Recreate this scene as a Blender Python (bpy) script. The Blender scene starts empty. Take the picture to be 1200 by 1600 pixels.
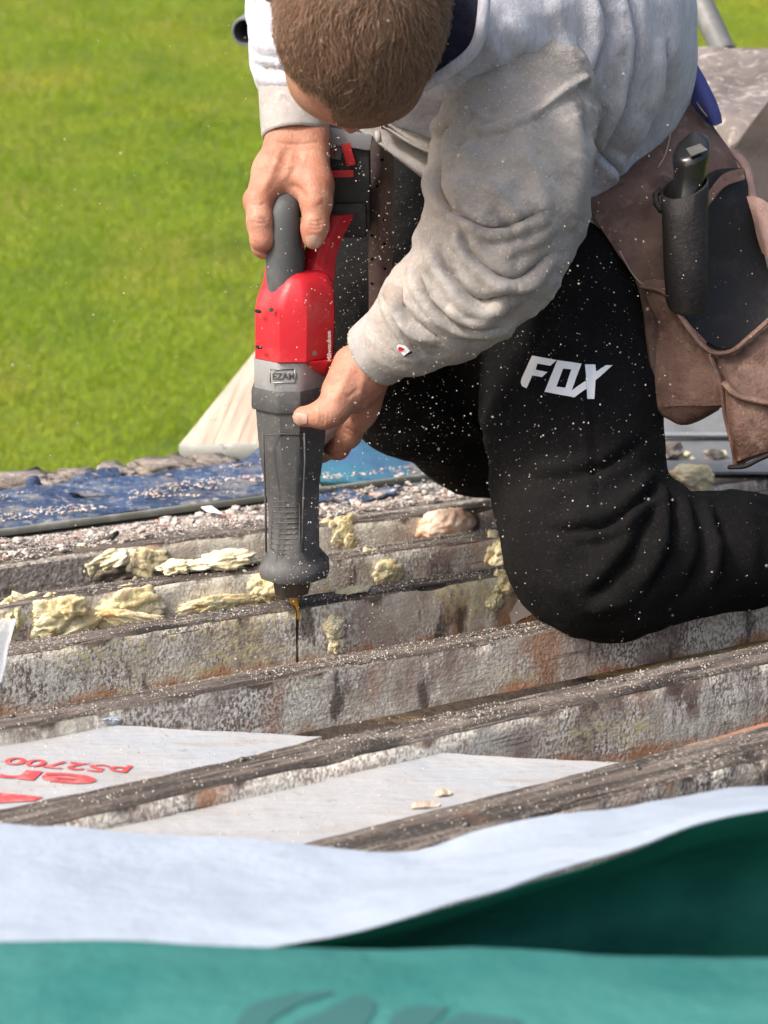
import bpy, bmesh, math, random
import numpy as np
from mathutils import Vector, Matrix, noise
from mathutils.bvhtree import BVHTree
from mathutils.geometry import tessellate_polygon

random.seed(7); np.random.seed(7)
scn = bpy.context.scene
COL = scn.collection
R = math.radians

# ------------------------------------------------------------------ camera, sky, sun, exposure
F = 2900.0                      # focal length in pixels of the 1200x1600 photograph
TH = R(14.0); CH = 0.63         # pitch below the horizon, height above the joist tops (z = 0)
cam_d = bpy.data.cameras.new('camera'); cam = bpy.data.objects.new('camera', cam_d); COL.objects.link(cam)
cam.location = (0, 0, CH); cam.rotation_euler = (math.pi/2 - TH, 0, 0)
cam_d.sensor_fit = 'VERTICAL'; cam_d.sensor_height = 36; cam_d.sensor_width = 27
cam_d.lens = F/1600*36; cam_d.clip_start = 0.05; cam_d.clip_end = 500
cam_d.dof.use_dof = True; cam_d.dof.focus_distance = 2.06; cam_d.dof.aperture_fstop = 6.8
scn.camera = cam

SUN_EL, SUN_AZ = 46.0, -124.0    # azimuth clockwise from +Y (away from the camera); negative = left
wd = bpy.data.worlds.new('World'); scn.world = wd; wd.use_nodes = True
nt = wd.node_tree; bg = nt.nodes['Background']
sky = nt.nodes.new('ShaderNodeTexSky'); sky.sky_type = 'NISHITA'; sky.sun_disc = False
sky.sun_elevation = R(SUN_EL); sky.sun_rotation = R(SUN_AZ); sky.air_density = 1.0; sky.dust_density = 6.0; sky.ozone_density = 0.6
nt.links.new(sky.outputs[0], bg.inputs[0]); bg.inputs[1].default_value = 0.15
sl = bpy.data.lights.new('sun', 'SUN'); so = bpy.data.objects.new('sun', sl); COL.objects.link(so)
sl.energy = 2.0; sl.angle = R(8.0); sl.color = (1.0, 0.965, 0.91)
sd = Vector((math.sin(R(SUN_AZ))*math.cos(R(SUN_EL)), math.cos(R(SUN_AZ))*math.cos(R(SUN_EL)), math.sin(R(SUN_EL))))
so.rotation_euler = sd.to_track_quat('Z', 'Y').to_euler(); so.location = (-3, 1, 5)
scn.view_settings.view_transform = 'Standard'; scn.view_settings.look = 'None'
scn.view_settings.exposure = 0.88; scn.view_settings.gamma = 1.0
scn.view_settings.use_curve_mapping = False
scn.view_settings.use_white_balance = True; scn.view_settings.white_balance_temperature = 6700

# ------------------------------------------------------------------ helpers: places
CT, ST = math.cos(TH), math.sin(TH)
def ray(px, py):
    a = (800-py)/F
    return Vector(((px-600)/F, CT + a*ST, -ST + a*CT))
CAM = Vector((0, 0, CH))
def P(px, py, t): return CAM + ray(px, py)*t
def PZ(px, py, z=0.0):
    d = ray(px, py); return CAM + d*((z-CH)/d.z)
def proj(V):                      # design aid: where a world point lies in the photograph
    V = np.asarray(V, float) - np.array(CAM)
    t = V[:, 1]*CT - V[:, 2]*ST; up = V[:, 1]*ST + V[:, 2]*CT
    return np.stack([600 + F*V[:, 0]/t, 800 - F*up/t], 1), t
def nz(p, s, o=0.0): return noise.noise(Vector((p[0]*s+o, p[1]*s-o*1.7, p[2]*s+o*.6)))
def fbm(p, s, o=0.0, n=3):
    v = 0; a = 1
    for _ in range(n):
        v += a*nz(p, s, o); s *= 2.07; a *= .5; o += 3.1
    return v

# ------------------------------------------------------------------ helpers: objects
def root_loc(o):
    v = Vector((0, 0, 0))
    while o is not None:
        v += o.location; o = o.parent
    return v
def tag(o, label=None, cat=None, group=None, kind=None):
    for k, v in (('label', label), ('category', cat), ('group', group), ('kind', kind)):
        if v: o[k] = v
    return o
def empty(name, loc, label, cat, group=None):
    o = bpy.data.objects.new(name, None); COL.objects.link(o); o.location = loc
    o.empty_display_size = .05
    return tag(o, label, cat, group)
def mobj(name, vs, fs, mats, parent=None, smooth=True, idx=None, sharp=None):
    vs = np.asarray(vs, float).reshape(-1, 3)
    if parent is None:
        loc = np.array([(vs[:, 0].min()+vs[:, 0].max())/2, (vs[:, 1].min()+vs[:, 1].max())/2, vs[:, 2].min()])
        base = loc
    else:
        loc = np.zeros(3); base = np.array(root_loc(parent))
    me = bpy.data.meshes.new(name); me.from_pydata((vs-base).tolist(), [], [list(map(int, f)) for f in fs]); me.update()
    for m in (mats if isinstance(mats, (list, tuple)) else [mats]): me.materials.append(m)
    if idx is not None: me.polygons.foreach_set('material_index', np.asarray(idx, np.int32))
    if smooth:
        me.polygons.foreach_set('use_smooth', np.ones(len(me.polygons), bool))
        if sharp: me.set_sharp_from_angle(angle=R(sharp))
    o = bpy.data.objects.new(name, me); COL.objects.link(o); o.location = loc
    if parent is not None: o.parent = parent
    return o
def bmout(bm):
    bm.verts.ensure_lookup_table(); bm.verts.index_update()
    v = np.array([v.co[:] for v in bm.verts]); f = [[x.index for x in q.verts] for q in bm.faces]
    bm.free(); return v, f
def merge(parts):
    V = []; Fc = []; n = 0
    for v, f in parts:
        v = np.asarray(v, float).reshape(-1, 3); V.append(v); Fc += [[i+n for i in q] for q in f]; n += len(v)
    return np.concatenate(V), Fc
def bvh_of(vs, fs): return BVHTree.FromPolygons([tuple(v) for v in vs], [tuple(int(i) for i in f) for f in fs])

# ------------------------------------------------------------------ helpers: materials
def _noise(nt, vec, scale, detail=4, rough=.55, dist=0.0, kind='noise'):
    if kind == 'voronoi':
        n = nt.nodes.new('ShaderNodeTexVoronoi'); n.inputs['Scale'].default_value = 1
    else:
        n = nt.nodes.new('ShaderNodeTexNoise'); n.inputs['Scale'].default_value = 1
        n.inputs['Detail'].default_value = detail; n.inputs['Roughness'].default_value = rough
        n.inputs['Distortion'].default_value = dist
    m = nt.nodes.new('ShaderNodeMapping')
    sc = scale if isinstance(scale, (tuple, list)) else (scale,)*3
    m.inputs['Scale'].default_value = sc
    m.inputs['Location'].default_value = (random.uniform(-9, 9), random.uniform(-9, 9), random.uniform(-9, 9))
    nt.links.new(vec, m.inputs[0]); nt.links.new(m.outputs[0], n.inputs['Vector'])
    return n.outputs[0]
def nm(name, base, layers=(), rough=.8, bumps=(), spec=.3, metal=0, sss=0, trans=0, alpha=None, sheen=0, ior=None, rvar=0, orand=False):
    """base colour, then layers (colour, scale, lo, hi[, dict(detail, rough, amt, kind, dist)]) mixed over it by noise masks"""
    m = bpy.data.materials.new(name); m.use_nodes = True; nt = m.node_tree
    b = nt.nodes['Principled BSDF']; tc = nt.nodes.new('ShaderNodeTexCoord'); vec = tc.outputs['Object']; zvec = vec
    if orand:                           # each piece gets its own stretch of the pattern
        oi = nt.nodes.new('ShaderNodeObjectInfo'); cx_ = nt.nodes.new('ShaderNodeCombineXYZ'); ml = nt.nodes.new('ShaderNodeMath'); ml.operation = 'MULTIPLY'; ml.inputs[1].default_value = 29.0
        nt.links.new(oi.outputs['Random'], ml.inputs[0]); nt.links.new(ml.outputs[0], cx_.inputs[0]); va = nt.nodes.new('ShaderNodeVectorMath'); va.operation = 'ADD'
        nt.links.new(vec, va.inputs[0]); nt.links.new(cx_.outputs[0], va.inputs[1]); vec = va.outputs[0]
    col = None
    for L in layers:
        c, sc, lo, hi = L[:4]; kw = dict(L[4]) if len(L) > 4 else {}
        amt = kw.pop('amt', 1.0); zb_ = kw.pop('zband', None); by_ = kw.pop('by', None)
        f = _noise(nt, vec, sc, **kw)
        mr = nt.nodes.new('ShaderNodeMapRange'); mr.inputs[1].default_value = lo; mr.inputs[2].default_value = hi
        mr.inputs[3].default_value = 0; mr.inputs[4].default_value = amt
        nt.links.new(f, mr.inputs[0])
        if zb_:                         # a stain that keeps to one height on the piece
            sx_ = nt.nodes.new('ShaderNodeSeparateXYZ'); nt.links.new(zvec, sx_.inputs[0])
            m2 = nt.nodes.new('ShaderNodeMapRange'); m2.inputs[1].default_value, m2.inputs[2].default_value = zb_; m2.inputs[3].default_value = -.22; m2.inputs[4].default_value = .14
            nt.links.new(sx_.outputs[2], m2.inputs[0]); ad = nt.nodes.new('ShaderNodeMath'); ad.operation = 'ADD'
            nt.links.new(f, ad.inputs[0]); nt.links.new(m2.outputs[0], ad.inputs[1]); nt.links.new(ad.outputs[0], mr.inputs[0])
        fac = mr.outputs[0]
        if by_:                         # fine speckle gathered into larger patches
            m3 = nt.nodes.new('ShaderNodeMapRange'); m3.inputs[1].default_value, m3.inputs[2].default_value = by_[1], by_[2]
            nt.links.new(_noise(nt, vec, by_[0], detail=6, rough=.65), m3.inputs[0]); mu = nt.nodes.new('ShaderNodeMath'); mu.operation = 'MULTIPLY'
            nt.links.new(fac, mu.inputs[0]); nt.links.new(m3.outputs[0], mu.inputs[1]); fac = mu.outputs[0]
        mx = nt.nodes.new('ShaderNodeMix'); mx.data_type = 'RGBA'
        nt.links.new(fac, mx.inputs[0])
        if col is None: mx.inputs[6].default_value = (*base, 1)
        else: nt.links.new(col, mx.inputs[6])
        mx.inputs[7].default_value = (*c, 1); col = mx.outputs[2]
    if col is None: b.inputs['Base Color'].default_value = (*base, 1)
    else: nt.links.new(col, b.inputs['Base Color'])
    b.inputs['Roughness'].default_value = rough; b.inputs['Specular IOR Level'].default_value = spec
    b.inputs['Metallic'].default_value = metal
    if rvar:
        f = _noise(nt, vec, 60); mr = nt.nodes.new('ShaderNodeMapRange')
        mr.inputs[1].default_value = .3; mr.inputs[2].default_value = .7
        mr.inputs[3].default_value = rough-rvar; mr.inputs[4].default_value = rough+rvar
        nt.links.new(f, mr.inputs[0]); nt.links.new(mr.outputs[0], b.inputs['Roughness'])
    if sss:
        b.inputs['Subsurface Weight'].default_value = sss; b.inputs['Subsurface Radius'].default_value = (1, .35, .2)
        b.inputs['Subsurface Scale'].default_value = .008
    if trans: b.inputs['Transmission Weight'].default_value = trans
    if sheen: b.inputs['Sheen Weight'].default_value = sheen; b.inputs['Sheen Roughness'].default_value = .5
    if ior: b.inputs['IOR'].default_value = ior
    if alpha is not None: b.inputs['Alpha'].default_value = alpha
    prev = None
    for B in bumps:
        sc, dist = B[0], B[1]; kw = dict(B[2]) if len(B) > 2 else {}
        bp = nt.nodes.new('ShaderNodeBump'); bp.inputs['Strength'].default_value = 1; bp.inputs['Distance'].default_value = dist
        nt.links.new(_noise(nt, vec, sc, **kw), bp.inputs['Height'])
        if prev is not None: nt.links.new(prev, bp.inputs['Normal'])
        prev = bp.outputs[0]
    if prev is not None: nt.links.new(prev, b.inputs['Normal'])
    return m

M = {}
M['lawn'] = nm('lawn_soil_grass', (.12, .175, .014), [((.19, .18, .03), 1.1, .45, .66), ((.06, .11, .010), 1.7, .5, .70), ((.08, .11, .014), 40, .5, .7)], .9, [(60, .02)])
M['blade'] = nm('grass_blade', (.245, .355, .016), [((.36, .39, .035), 1.1, .44, .66), ((.13, .24, .016), 1.6, .5, .68), ((.42, .40, .10), 2.4, .62, .74, dict(amt=.7))], .65, spec=.2)
M['timber'] = nm('weathered_timber_top', (.125, .103, .09), [((.05, .042, .038), (4, 60, 60), .42, .58), ((.20, .172, .152), (8, 140, 140), .52, .68), ((.40, .37, .335), (260, 300, 300), .54, .64, dict(amt=.8, by=((6, 6, 6), .42, .58))), ((.15, .07, .035), (7, 14, 14), .64, .74, dict(amt=.6)), ((.022, .02, .019), (7, 26, 26), .58, .66, dict(amt=.85)), ((.02, .017, .015), (5, 220, 220), .62, .67)], .88, [((30, 320, 320), .0035), (140, .0022)], orand=True)
M['face'] = nm('joist_side_residue', (.33, .255, .222), [
    ((.16, .116, .097), (6, 6, 9), .45, .60, dict(detail=6)),
    ((.52, .485, .41), (6, 6, 5), .45, .57, dict(detail=9, rough=.7, amt=.85)),
    ((.80, .785, .71), (330, 330, 200), .45, .55, dict(amt=.9, by=((10, 10, 6), .42, .55))),
    ((.76, .745, .66), (60, 60, 24), .50, .58, dict(detail=9, rough=.8, by=((6, 6, 5), .46, .57))),
    ((.60, .54, .33), (140, 140, 100), .44, .55, dict(detail=8, by=((4, 4, 6), .54, .62))),
    ((.44, .175, .055), (13, 13, 5), .51, .65, dict(detail=8, amt=.75, zband=(-.035, -.070))),
    ((.09, .062, .05), (20, 20, 8), .52, .62, dict(detail=8, amt=.9, zband=(-.022, .004))),
    ((.32, .14, .06), (12, 12, 4), .60, .69, dict(detail=7, amt=.7)),
    ((.05, .037, .03), (5, 5, 170), .64, .69, dict(amt=.8)),
    ((.06, .046, .038), (30, 30, 9), .61, .67, dict(detail=8, amt=.8))], .9, [((16, 16, 240), .0006), ((60, 60, 40), .0014, dict(detail=8)), (260, .0014)], orand=True)
M['foam'] = nm('yellow_spray_foam', (.64, .54, .30), [((.74, .68, .47), 22, .42, .62), ((.46, .32, .14), 14, .54, .70), ((.25, .20, .14), 40, .60, .72, dict(amt=.6))], .75, [(60, .003), (260, .0016), (600, .0006)], sss=.3)
M['foam_pale'] = nm('pale_foam', (.66, .60, .40), [((.74, .70, .55), 30, .45, .65), ((.42, .36, .25), 25, .58, .72)], .85, [(110, .003)], sss=.1)
M['foam_pink'] = nm('pink_foam', (.62, .38, .27), [((.72, .60, .49), 20, .45, .65), ((.45, .28, .20), 30, .55, .7)], .8, [(110, .003)], sss=.3)
M['foam_dirty'] = nm('dirty_foam', (.10, .085, .07), [((.50, .44, .28), 18, .5, .6), ((.03, .028, .025), 26, .55, .66)], .9, [(90, .006)])
M['residue'] = nm('flaking_residue', (.54, .49, .36), [((.66, .62, .52), 40, .45, .62), ((.36, .28, .18), 30, .52, .66), ((.17, .13, .10), 90, .58, .68)], .92, [(90, .003), (300, .0015)])
M['board'] = nm('insulation_board_facing', (.335, .345, .36), [((.31, .345, .385), 5, .5, .7), ((.31, .295, .28), (9, 40, 9), .53, .72), ((.21, .20, .19), 60, .62, .74, dict(amt=.6)), ((.40, .40, .40), 3, .5, .7)], .62, [(14, .006), ((30, 160, 30), .0012)], spec=.4)
M['board_edge'] = nm('board_foam_edge', (.60, .52, .34), [((.42, .36, .25), 50, .5, .7)], .9, [(120, .002)])
M['redprint'] = nm('red_print', (.50, .06, .065), [((.55, .20, .20), 50, .48, .7)], .7)
M['white_mem'] = nm('white_membrane', (.345, .405, .49), [((.31, .365, .445), 14, .5, .7, dict(amt=.8)), ((.28, .31, .36), 45, .60, .74, dict(amt=.6))], .7, [(9, .007), (60, .0009), (700, .0003)], spec=.25)
M['teal'] = nm('teal_membrane', (.026, .145, .136), [((.038, .168, .158), (3, 22, 3), .4, .65), ((.016, .13, .12), 11, .5, .7), ((.055, .235, .22), 500, .55, .7, dict(amt=.5))], .72, [(8, .012), (70, .0015), (900, .0005)], spec=.25)
M['green_shade'] = nm('shaded_teal_face', (.018, .16, .125), [((.012, .11, .088), 9, .45, .65)], .75, [(8, .008)], spec=.2)  # same teal sheet: shade under the fold is put into this green
M['teal_print'] = nm('dark_print', (.028, .105, .105), rough=.75)
M['blue'] = nm('blue_membrane', (.045, .08, .165), [((.022, .042, .095), 9, .42, .60), ((.085, .125, .20), (10, 60, 20), .55, .7), ((.24, .23, .22), 18, .52, .66, dict(amt=.7, detail=9)), ((.30, .285, .27), 90, .56, .68, dict(amt=.8))], .6, [(20, .012), (90, .003)], spec=.35)
M['bluegreen'] = nm('teal_blue_membrane', (.045, .105, .215), [((.03, .17, .215), (2, 2, 9), .45, .6)], .55, [(18, .006)], spec=.4)
M['stone'] = nm('mortar_stone', (.29, .25, .22), [((.15, .13, .118), 16, .42, .58), ((.42, .375, .335), 30, .52, .7), ((.045, .04, .038), 30, .54, .62, dict(amt=.9, detail=8))], .92, [(60, .012), (260, .003)])
M['gravel'] = nm('grit_debris', (.40, .365, .34), [((.20, .18, .17), 60, .5, .55), ((.58, .55, .52), 75, .54, .58), ((.50, .33, .28), 48, .58, .62)], .9, [(300, .001)])
M['grit_bed'] = nm('grit_bed', (.26, .235, .215), [((.42, .39, .36), 160, .5, .6), ((.12, .105, .095), 90, .55, .65)], .95, [(200, .005)])
M['trim'] = nm('grey_trim', (.17, .18, .16), [((.26, .27, .25), 30, .5, .7)], .6, [(60, .001)])
M['plank'] = nm('scaffold_plank', (.40, .33, .265), [((.50, .43, .355), (40, 1.5, 40), .42, .62), ((.27, .20, .145), (110, 1.2, 110), .54, .66, dict(amt=.8)), ((.36, .24, .14), (3, 4, 3), .60, .74, dict(amt=.6)), ((.12, .105, .09), 45, .68, .73)], .85, [((220, 4, 220), .0018)])
M['plank_end'] = nm('plank_end_band', (.25, .26, .25), [((.38, .38, .36), 30, .5, .7), ((.13, .13, .12), 40, .6, .7)], .55, [(60, .001)], metal=.3)
M['tube'] = nm('galvanised_tube', (.30, .31, .32), [((.20, .21, .22), 20, .5, .7), ((.40, .41, .42), 60, .55, .7)], .45, [(90, .0006)], metal=.6)
M['tube_dark'] = nm('dark_grey_tube', (.13, .135, .14), [((.19, .195, .20), 30, .5, .7)], .5, spec=.4)
M['slab'] = nm('mottled_slate', (.155, .135, .13), [((.105, .09, .086), 12, .45, .6), ((.30, .275, .26), 20, .56, .64, dict(dist=2.5)), ((.24, .22, .21), 60, .6, .7)], .85, [(30, .006), (160, .002)])
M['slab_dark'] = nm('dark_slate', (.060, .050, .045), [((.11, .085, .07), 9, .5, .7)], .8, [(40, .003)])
M['gutter'] = nm('grey_gutter_plastic', (.15, .16, .172), [((.11, .118, .128), 20, .5, .7), ((.24, .235, .23), 80, .62, .7)], .45, [(60, .0008)], spec=.45)
M['render'] = nm('rendered_wall', (.42, .40, .37), [((.32, .30, .28), 8, .5, .7)], .92, [(60, .003)])
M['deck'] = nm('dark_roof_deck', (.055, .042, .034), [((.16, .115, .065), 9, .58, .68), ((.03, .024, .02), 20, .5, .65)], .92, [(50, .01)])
M['copper'] = nm('rust_brown_sheet', (.30, .15, .10), [((.42, .24, .17), 14, .5, .7), ((.16, .08, .05), 22, .55, .7)], .7, [(24, .005)])
M['plastic'] = nm('clear_plastic', (.34, .37, .42), rough=.25, alpha=.5, spec=.5)
M['skin'] = nm('skin', (.38, .175, .118), [((.45, .24, .17), 22, .42, .66, dict(amt=.8)), ((.37, .12, .085), 26, .48, .68, dict(amt=.7)), ((.20, .11, .08), 130, .54, .68, dict(amt=.4)), ((.10, .07, .06), 40, .62, .76, dict(amt=.4, detail=9)), ((.50, .39, .33), 240, .64, .70, dict(amt=.3))], .53, [(300, .0007, dict(detail=8)), (90, .0006)], sss=.12, spec=.3, rvar=.1)
M['ear'] = nm('flushed_skin', (.58, .16, .12), [((.50, .24, .18), 40, .5, .7)], .5, sss=.3)
M['nail'] = nm('finger_nail', (.40, .24, .185), [((.48, .33, .26), 120, .5, .7), ((.16, .11, .09), 200, .6, .7, dict(amt=.5))], .36, spec=.45, sss=.1)
M['scalp'] = nm('cropped_hair_base', (.22, .12, .078), [((.15, .085, .055), 120, .42, .65)], .85, [(400, .002)])
M['sweat'] = nm('grey_marl_sweatshirt', (.47, .485, .56), [((.39, .40, .455), (130, 130, 40), .42, .66), ((.56, .58, .67), (420, 420, 140), .52, .66, dict(amt=.8)), ((.40, .375, .36), 5.5, .56, .74, dict(amt=.75)), ((.13, .125, .125), 30, .66, .74, dict(amt=.55))], .95, [(700, .0008), (90, .0012)], sheen=.2, spec=.15)
M['sleeve'] = nm('dusty_sleeve', (.35, .328, .315), [((.24, .22, .205), 7, .44, .62, dict(detail=6, amt=.85)), ((.44, .41, .375), 11, .54, .70, dict(detail=7, amt=.8)), ((.50, .475, .44), 300, .54, .68, dict(amt=.5)), ((.085, .078, .074), 13, .53, .68, dict(detail=10, rough=.65, amt=.75)), ((.42, .33, .27), 6, .58, .75, dict(amt=.6))], .95, [(700, .0009), (160, .0012, dict(detail=7))], sheen=.15, spec=.15)
M['cuff'] = nm('ribbed_cuff', (.36, .345, .34), [((.29, .275, .27), 60, .45, .68), ((.44, .42, .405), 150, .55, .7)], .95, [(900, .0006)], sheen=.15, spec=.15)
M['navy'] = nm('navy_lining', (.010, .011, .028), [((.02, .022, .045), 60, .5, .7)], .9, [(300, .001)], sheen=.1, spec=.2)
M['black'] = nm('black_jersey', (.0048, .0048, .0052), [((.0095, .0094, .0098), 9, .45, .7), ((.024, .023, .022), 300, .58, .7, dict(amt=.6))], .95, [(500, .0008), (40, .003)], spec=.14)
M['bluecloth'] = nm('blue_shirt_hem', (.075, .085, .27), [((.05, .06, .20), 30, .5, .7)], .9, [(300, .001)])
M['white'] = nm('white_print', (.88, .89, .90), [((.76, .81, .88), 30, .5, .7)], .4)
M['redlogo'] = nm('red_logo', (.60, .012, .05), rough=.7)
M['leather'] = nm('brown_leather', (.145, .085, .066), [((.205, .128, .104), 10, .42, .66), ((.085, .044, .031), 17, .50, .68), ((.29, .19, .14), 55, .56, .72, dict(amt=.6)), ((.05, .028, .022), 60, .60, .72, dict(amt=.75, detail=8))], .62, [(26, .006), (320, .0014)], spec=.35, rvar=.12)
M['leather_pink'] = nm('worn_pinkish_leather', (.27, .17, .15), [((.35, .24, .215), 14, .42, .66), ((.16, .095, .08), 20, .55, .72), ((.10, .06, .05), 90, .64, .74, dict(amt=.6))], .68, [(40, .003), (320, .001)], spec=.3)
M['stitch'] = nm('stitch_thread', (.42, .30, .24), rough=.9)
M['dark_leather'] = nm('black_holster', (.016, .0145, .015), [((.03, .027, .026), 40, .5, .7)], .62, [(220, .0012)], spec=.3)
M['gloss_black'] = nm('gloss_black_plastic', (.012, .012, .013), rough=.22, spec=.55, bumps=[(60, .0006)])
M['red'] = nm('red_plastic', (.52, .016, .028), [((.60, .07, .075), 24, .56, .74, dict(amt=.6)), ((.40, .012, .02), 8, .5, .72), ((.66, .35, .32), 160, .68, .74, dict(amt=.6))], .42, [(320, .0003)], spec=.45, rvar=.12)
M['rubber'] = nm('dark_grey_rubber', (.062, .063, .066), [((.098, .099, .10), 13, .45, .68), ((.16, .158, .155), 70, .58, .73, dict(amt=.6)), ((.24, .23, .22), 240, .62, .72, dict(amt=.55)), ((.20, .19, .18), 8, .58, .74, dict(amt=.4, detail=8))], .6, [(420, .0003)], spec=.35, rvar=.12)
M['grip'] = nm('grip_rubber', (.06, .065, .07), [((.085, .092, .098), 30, .5, .7), ((.2, .19, .18), 200, .66, .74, dict(amt=.5))], .66, [(700, .0003)], spec=.3)
M['alu'] = nm('dull_grey_collar', (.30, .31, .33), [((.38, .39, .41), 20, .5, .7), ((.20, .20, .21), 90, .62, .72, dict(amt=.5))], .45, [(300, .0003)], metal=.35, spec=.4, rvar=.1)
M['blackplas'] = nm('black_plastic', (.016, .016, .017), [((.032, .032, .033), 60, .5, .7)], .5, [(200, .0004)], spec=.4)
M['greyplas'] = nm('grey_battery_top', (.20, .21, .23), rough=.45, spec=.4)
M['redlabel'] = nm('red_line', (.55, .03, .12), rough=.5)
M['label'] = nm('battery_label', (.10, .10, .11), rough=.4)
M['blade_y'] = nm('yellow_saw_blade', (.55, .28, .03), [((.25, .15, .06), 90, .5, .7)], .4, metal=.4)
M['steel'] = nm('dark_steel', (.16, .15, .14), rough=.4, metal=.8)
M['dust'] = nm('sawdust_flake', (.66, .59, .49), [((.74, .70, .63), 60, .45, .6), ((.46, .37, .26), 90, .55, .68)], .9)
M['darkhole'] = nm('dark_hole', (.012, .010, .010), rough=.9)
# grass and foam get a little light through them
def add_translucent(m, c, f):
    nt = m.node_tree; o = nt.nodes['Material Output']; b = nt.nodes['Principled BSDF']
    t = nt.nodes.new('ShaderNodeBsdfTranslucent'); t.inputs[0].default_value = (*c, 1)
    mx = nt.nodes.new('ShaderNodeMixShader'); mx.inputs[0].default_value = f
    nt.links.new(b.outputs[0], mx.inputs[1]); nt.links.new(t.outputs[0], mx.inputs[2]); nt.links.new(mx.outputs[0], o.inputs[0])
add_translucent(M['blade'], (.26, .36, .02), .35)
add_translucent(M['white_mem'], (.5, .6, .6), .08)

# ------------------------------------------------------------------ helpers: shapes
def catmull(pts, n):
    pts = [np.asarray(p, float) for p in pts]
    if len(pts) == 2: return [pts[0]+(pts[1]-pts[0])*i/n for i in range(n+1)]
    out = []
    for i in range(len(pts)-1):
        p0 = pts[i-1] if i else 2*pts[0]-pts[1]; p1, p2 = pts[i], pts[i+1]
        p3 = pts[i+2] if i+2 < len(pts) else 2*pts[-1]-pts[-2]
        for j in range(n):
            u = j/n
            out.append(.5*((2*p1)+(-p0+p2)*u+(2*p0-5*p1+4*p2-p3)*u*u+(-p0+3*p1-3*p2+p3)*u**3))
    out.append(pts[-1]); return out
def sheet_geo(rows, nu=6, nv=6, thick=.003, wob=0.0, wsc=12, seed=0.0, world=False):
    """rows of (px, py, t) control points -> smooth thick sheet"""
    rows = [[np.array(p if world else P(*p)) for p in r] for r in rows]
    rows = [catmull(r, nu) for r in rows]
    cols = [catmull([r[i] for r in rows], nv) for i in range(len(rows[0]))]
    m, n = len(cols), len(cols[0])
    bm = bmesh.new(); g = [[bm.verts.new(cols[i][j]) for j in range(n)] for i in range(m)]
    for i in range(m-1):
        for j in range(n-1): bm.faces.new((g[i][j], g[i+1][j], g[i+1][j+1], g[i][j+1]))
    bm.normal_update()
    if wob:
        for v in bm.verts: v.co += v.normal*(wob*fbm(v.co, wsc, seed, 3))
        bm.normal_update()
    # make the faces look towards the camera, then give thickness away from it
    c = sum((f.normal.dot(CAM-f.calc_center_median()) for f in bm.faces))
    if c < 0: bmesh.ops.reverse_faces(bm, faces=bm.faces[:]); bm.normal_update()
    if thick: bmesh.ops.solidify(bm, geom=bm.faces[:], thickness=thick)
    bmesh.ops.recalc_face_normals(bm, faces=bm.faces[:]) if thick else None
    return bmout(bm)
def sheet(name, rows, mat, parent=None, **k):
    v, f = sheet_geo(rows, **k); return mobj(name, v, f, mat, parent, sharp=50)
def ring_tube(path, rad, n=14, cap=True, squash=None, up=(0, 0, 1)):
    path = [Vector(p) for p in path]; V = []; m = len(path)
    rad = rad if isinstance(rad, (list, tuple, np.ndarray)) else [rad]*m
    prevx = None
    for i, p in enumerate(path):
        d = (path[min(i+1, m-1)]-path[max(i-1, 0)]).normalized()
        if prevx is None:
            x = d.cross(Vector(up)); x = x if x.length > 1e-4 else d.cross(Vector((1, 0, 0)))
        else: x = prevx-d*prevx.dot(d)
        x.normalize(); y = d.cross(x); prevx = x
        for j in range(n):
            a = 2*math.pi*j/n; V.append(p+(x*math.cos(a)+y*math.sin(a)*(squash or 1))*rad[i])
    Fc = [[i*n+j, i*n+(j+1) % n, (i+1)*n+(j+1) % n, (i+1)*n+j] for i in range(m-1) for j in range(n)]
    if cap: Fc.append(list(range(n))[::-1]); Fc.append(list(range((m-1)*n, m*n)))
    return np.array([v[:] for v in V]), Fc
def lathe_rings(rings, cap=True):
    n = len(rings[0]); V = np.concatenate([np.asarray(r, float) for r in rings]); m = len(rings)
    Fc = [[i*n+j, i*n+(j+1) % n, (i+1)*n+(j+1) % n, (i+1)*n+j] for i in range(m-1) for j in range(n)]
    if cap: Fc.append(list(range(n))[::-1]); Fc.append(list(range((m-1)*n, m*n)))
    return V, Fc
def bbox_geo(c, ax, half, bev=.004, seg=2):
    """bevelled box: centre, 3 unit axes, half sizes"""
    bm = bmesh.new(); bmesh.ops.create_cube(bm, size=2)
    for v in bm.verts: v.co = Vector((v.co.x*half[0], v.co.y*half[1], v.co.z*half[2]))
    if bev: bmesh.ops.bevel(bm, geom=bm.edges[:]+bm.verts[:], offset=bev, segments=seg, profile=.6, affect='EDGES')
    for v in bm.verts: v.co = Vector(c)+Vector(ax[0])*v.co.x+Vector(ax[1])*v.co.y+Vector(ax[2])*v.co.z
    bmesh.ops.recalc_face_normals(bm, faces=bm.faces[:])
    return bmout(bm)
def lump_geo(c, ax, size, seed, rough=.35, sub=4, fs=None):
    bm = bmesh.new(); bmesh.ops.create_icosphere(bm, subdivisions=sub, radius=1)
    sc = fs or 2.0
    for v in bm.verts:
        n = v.co.normalized()
        r = 1+rough*fbm(n, sc, seed, 3)-.35*rough*abs(nz(n, sc*2.0, seed+5))+.05*rough*nz(n, sc*9, seed)
        q = n*r
        v.co = Vector(c)+Vector(ax[0])*(q.x*size[0])+Vector(ax[1])*(q.y*size[1])+Vector(ax[2])*(q.z*size[2])
    bmesh.ops.recalc_face_normals(bm, faces=bm.faces[:])
    return bmout(bm)
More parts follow.
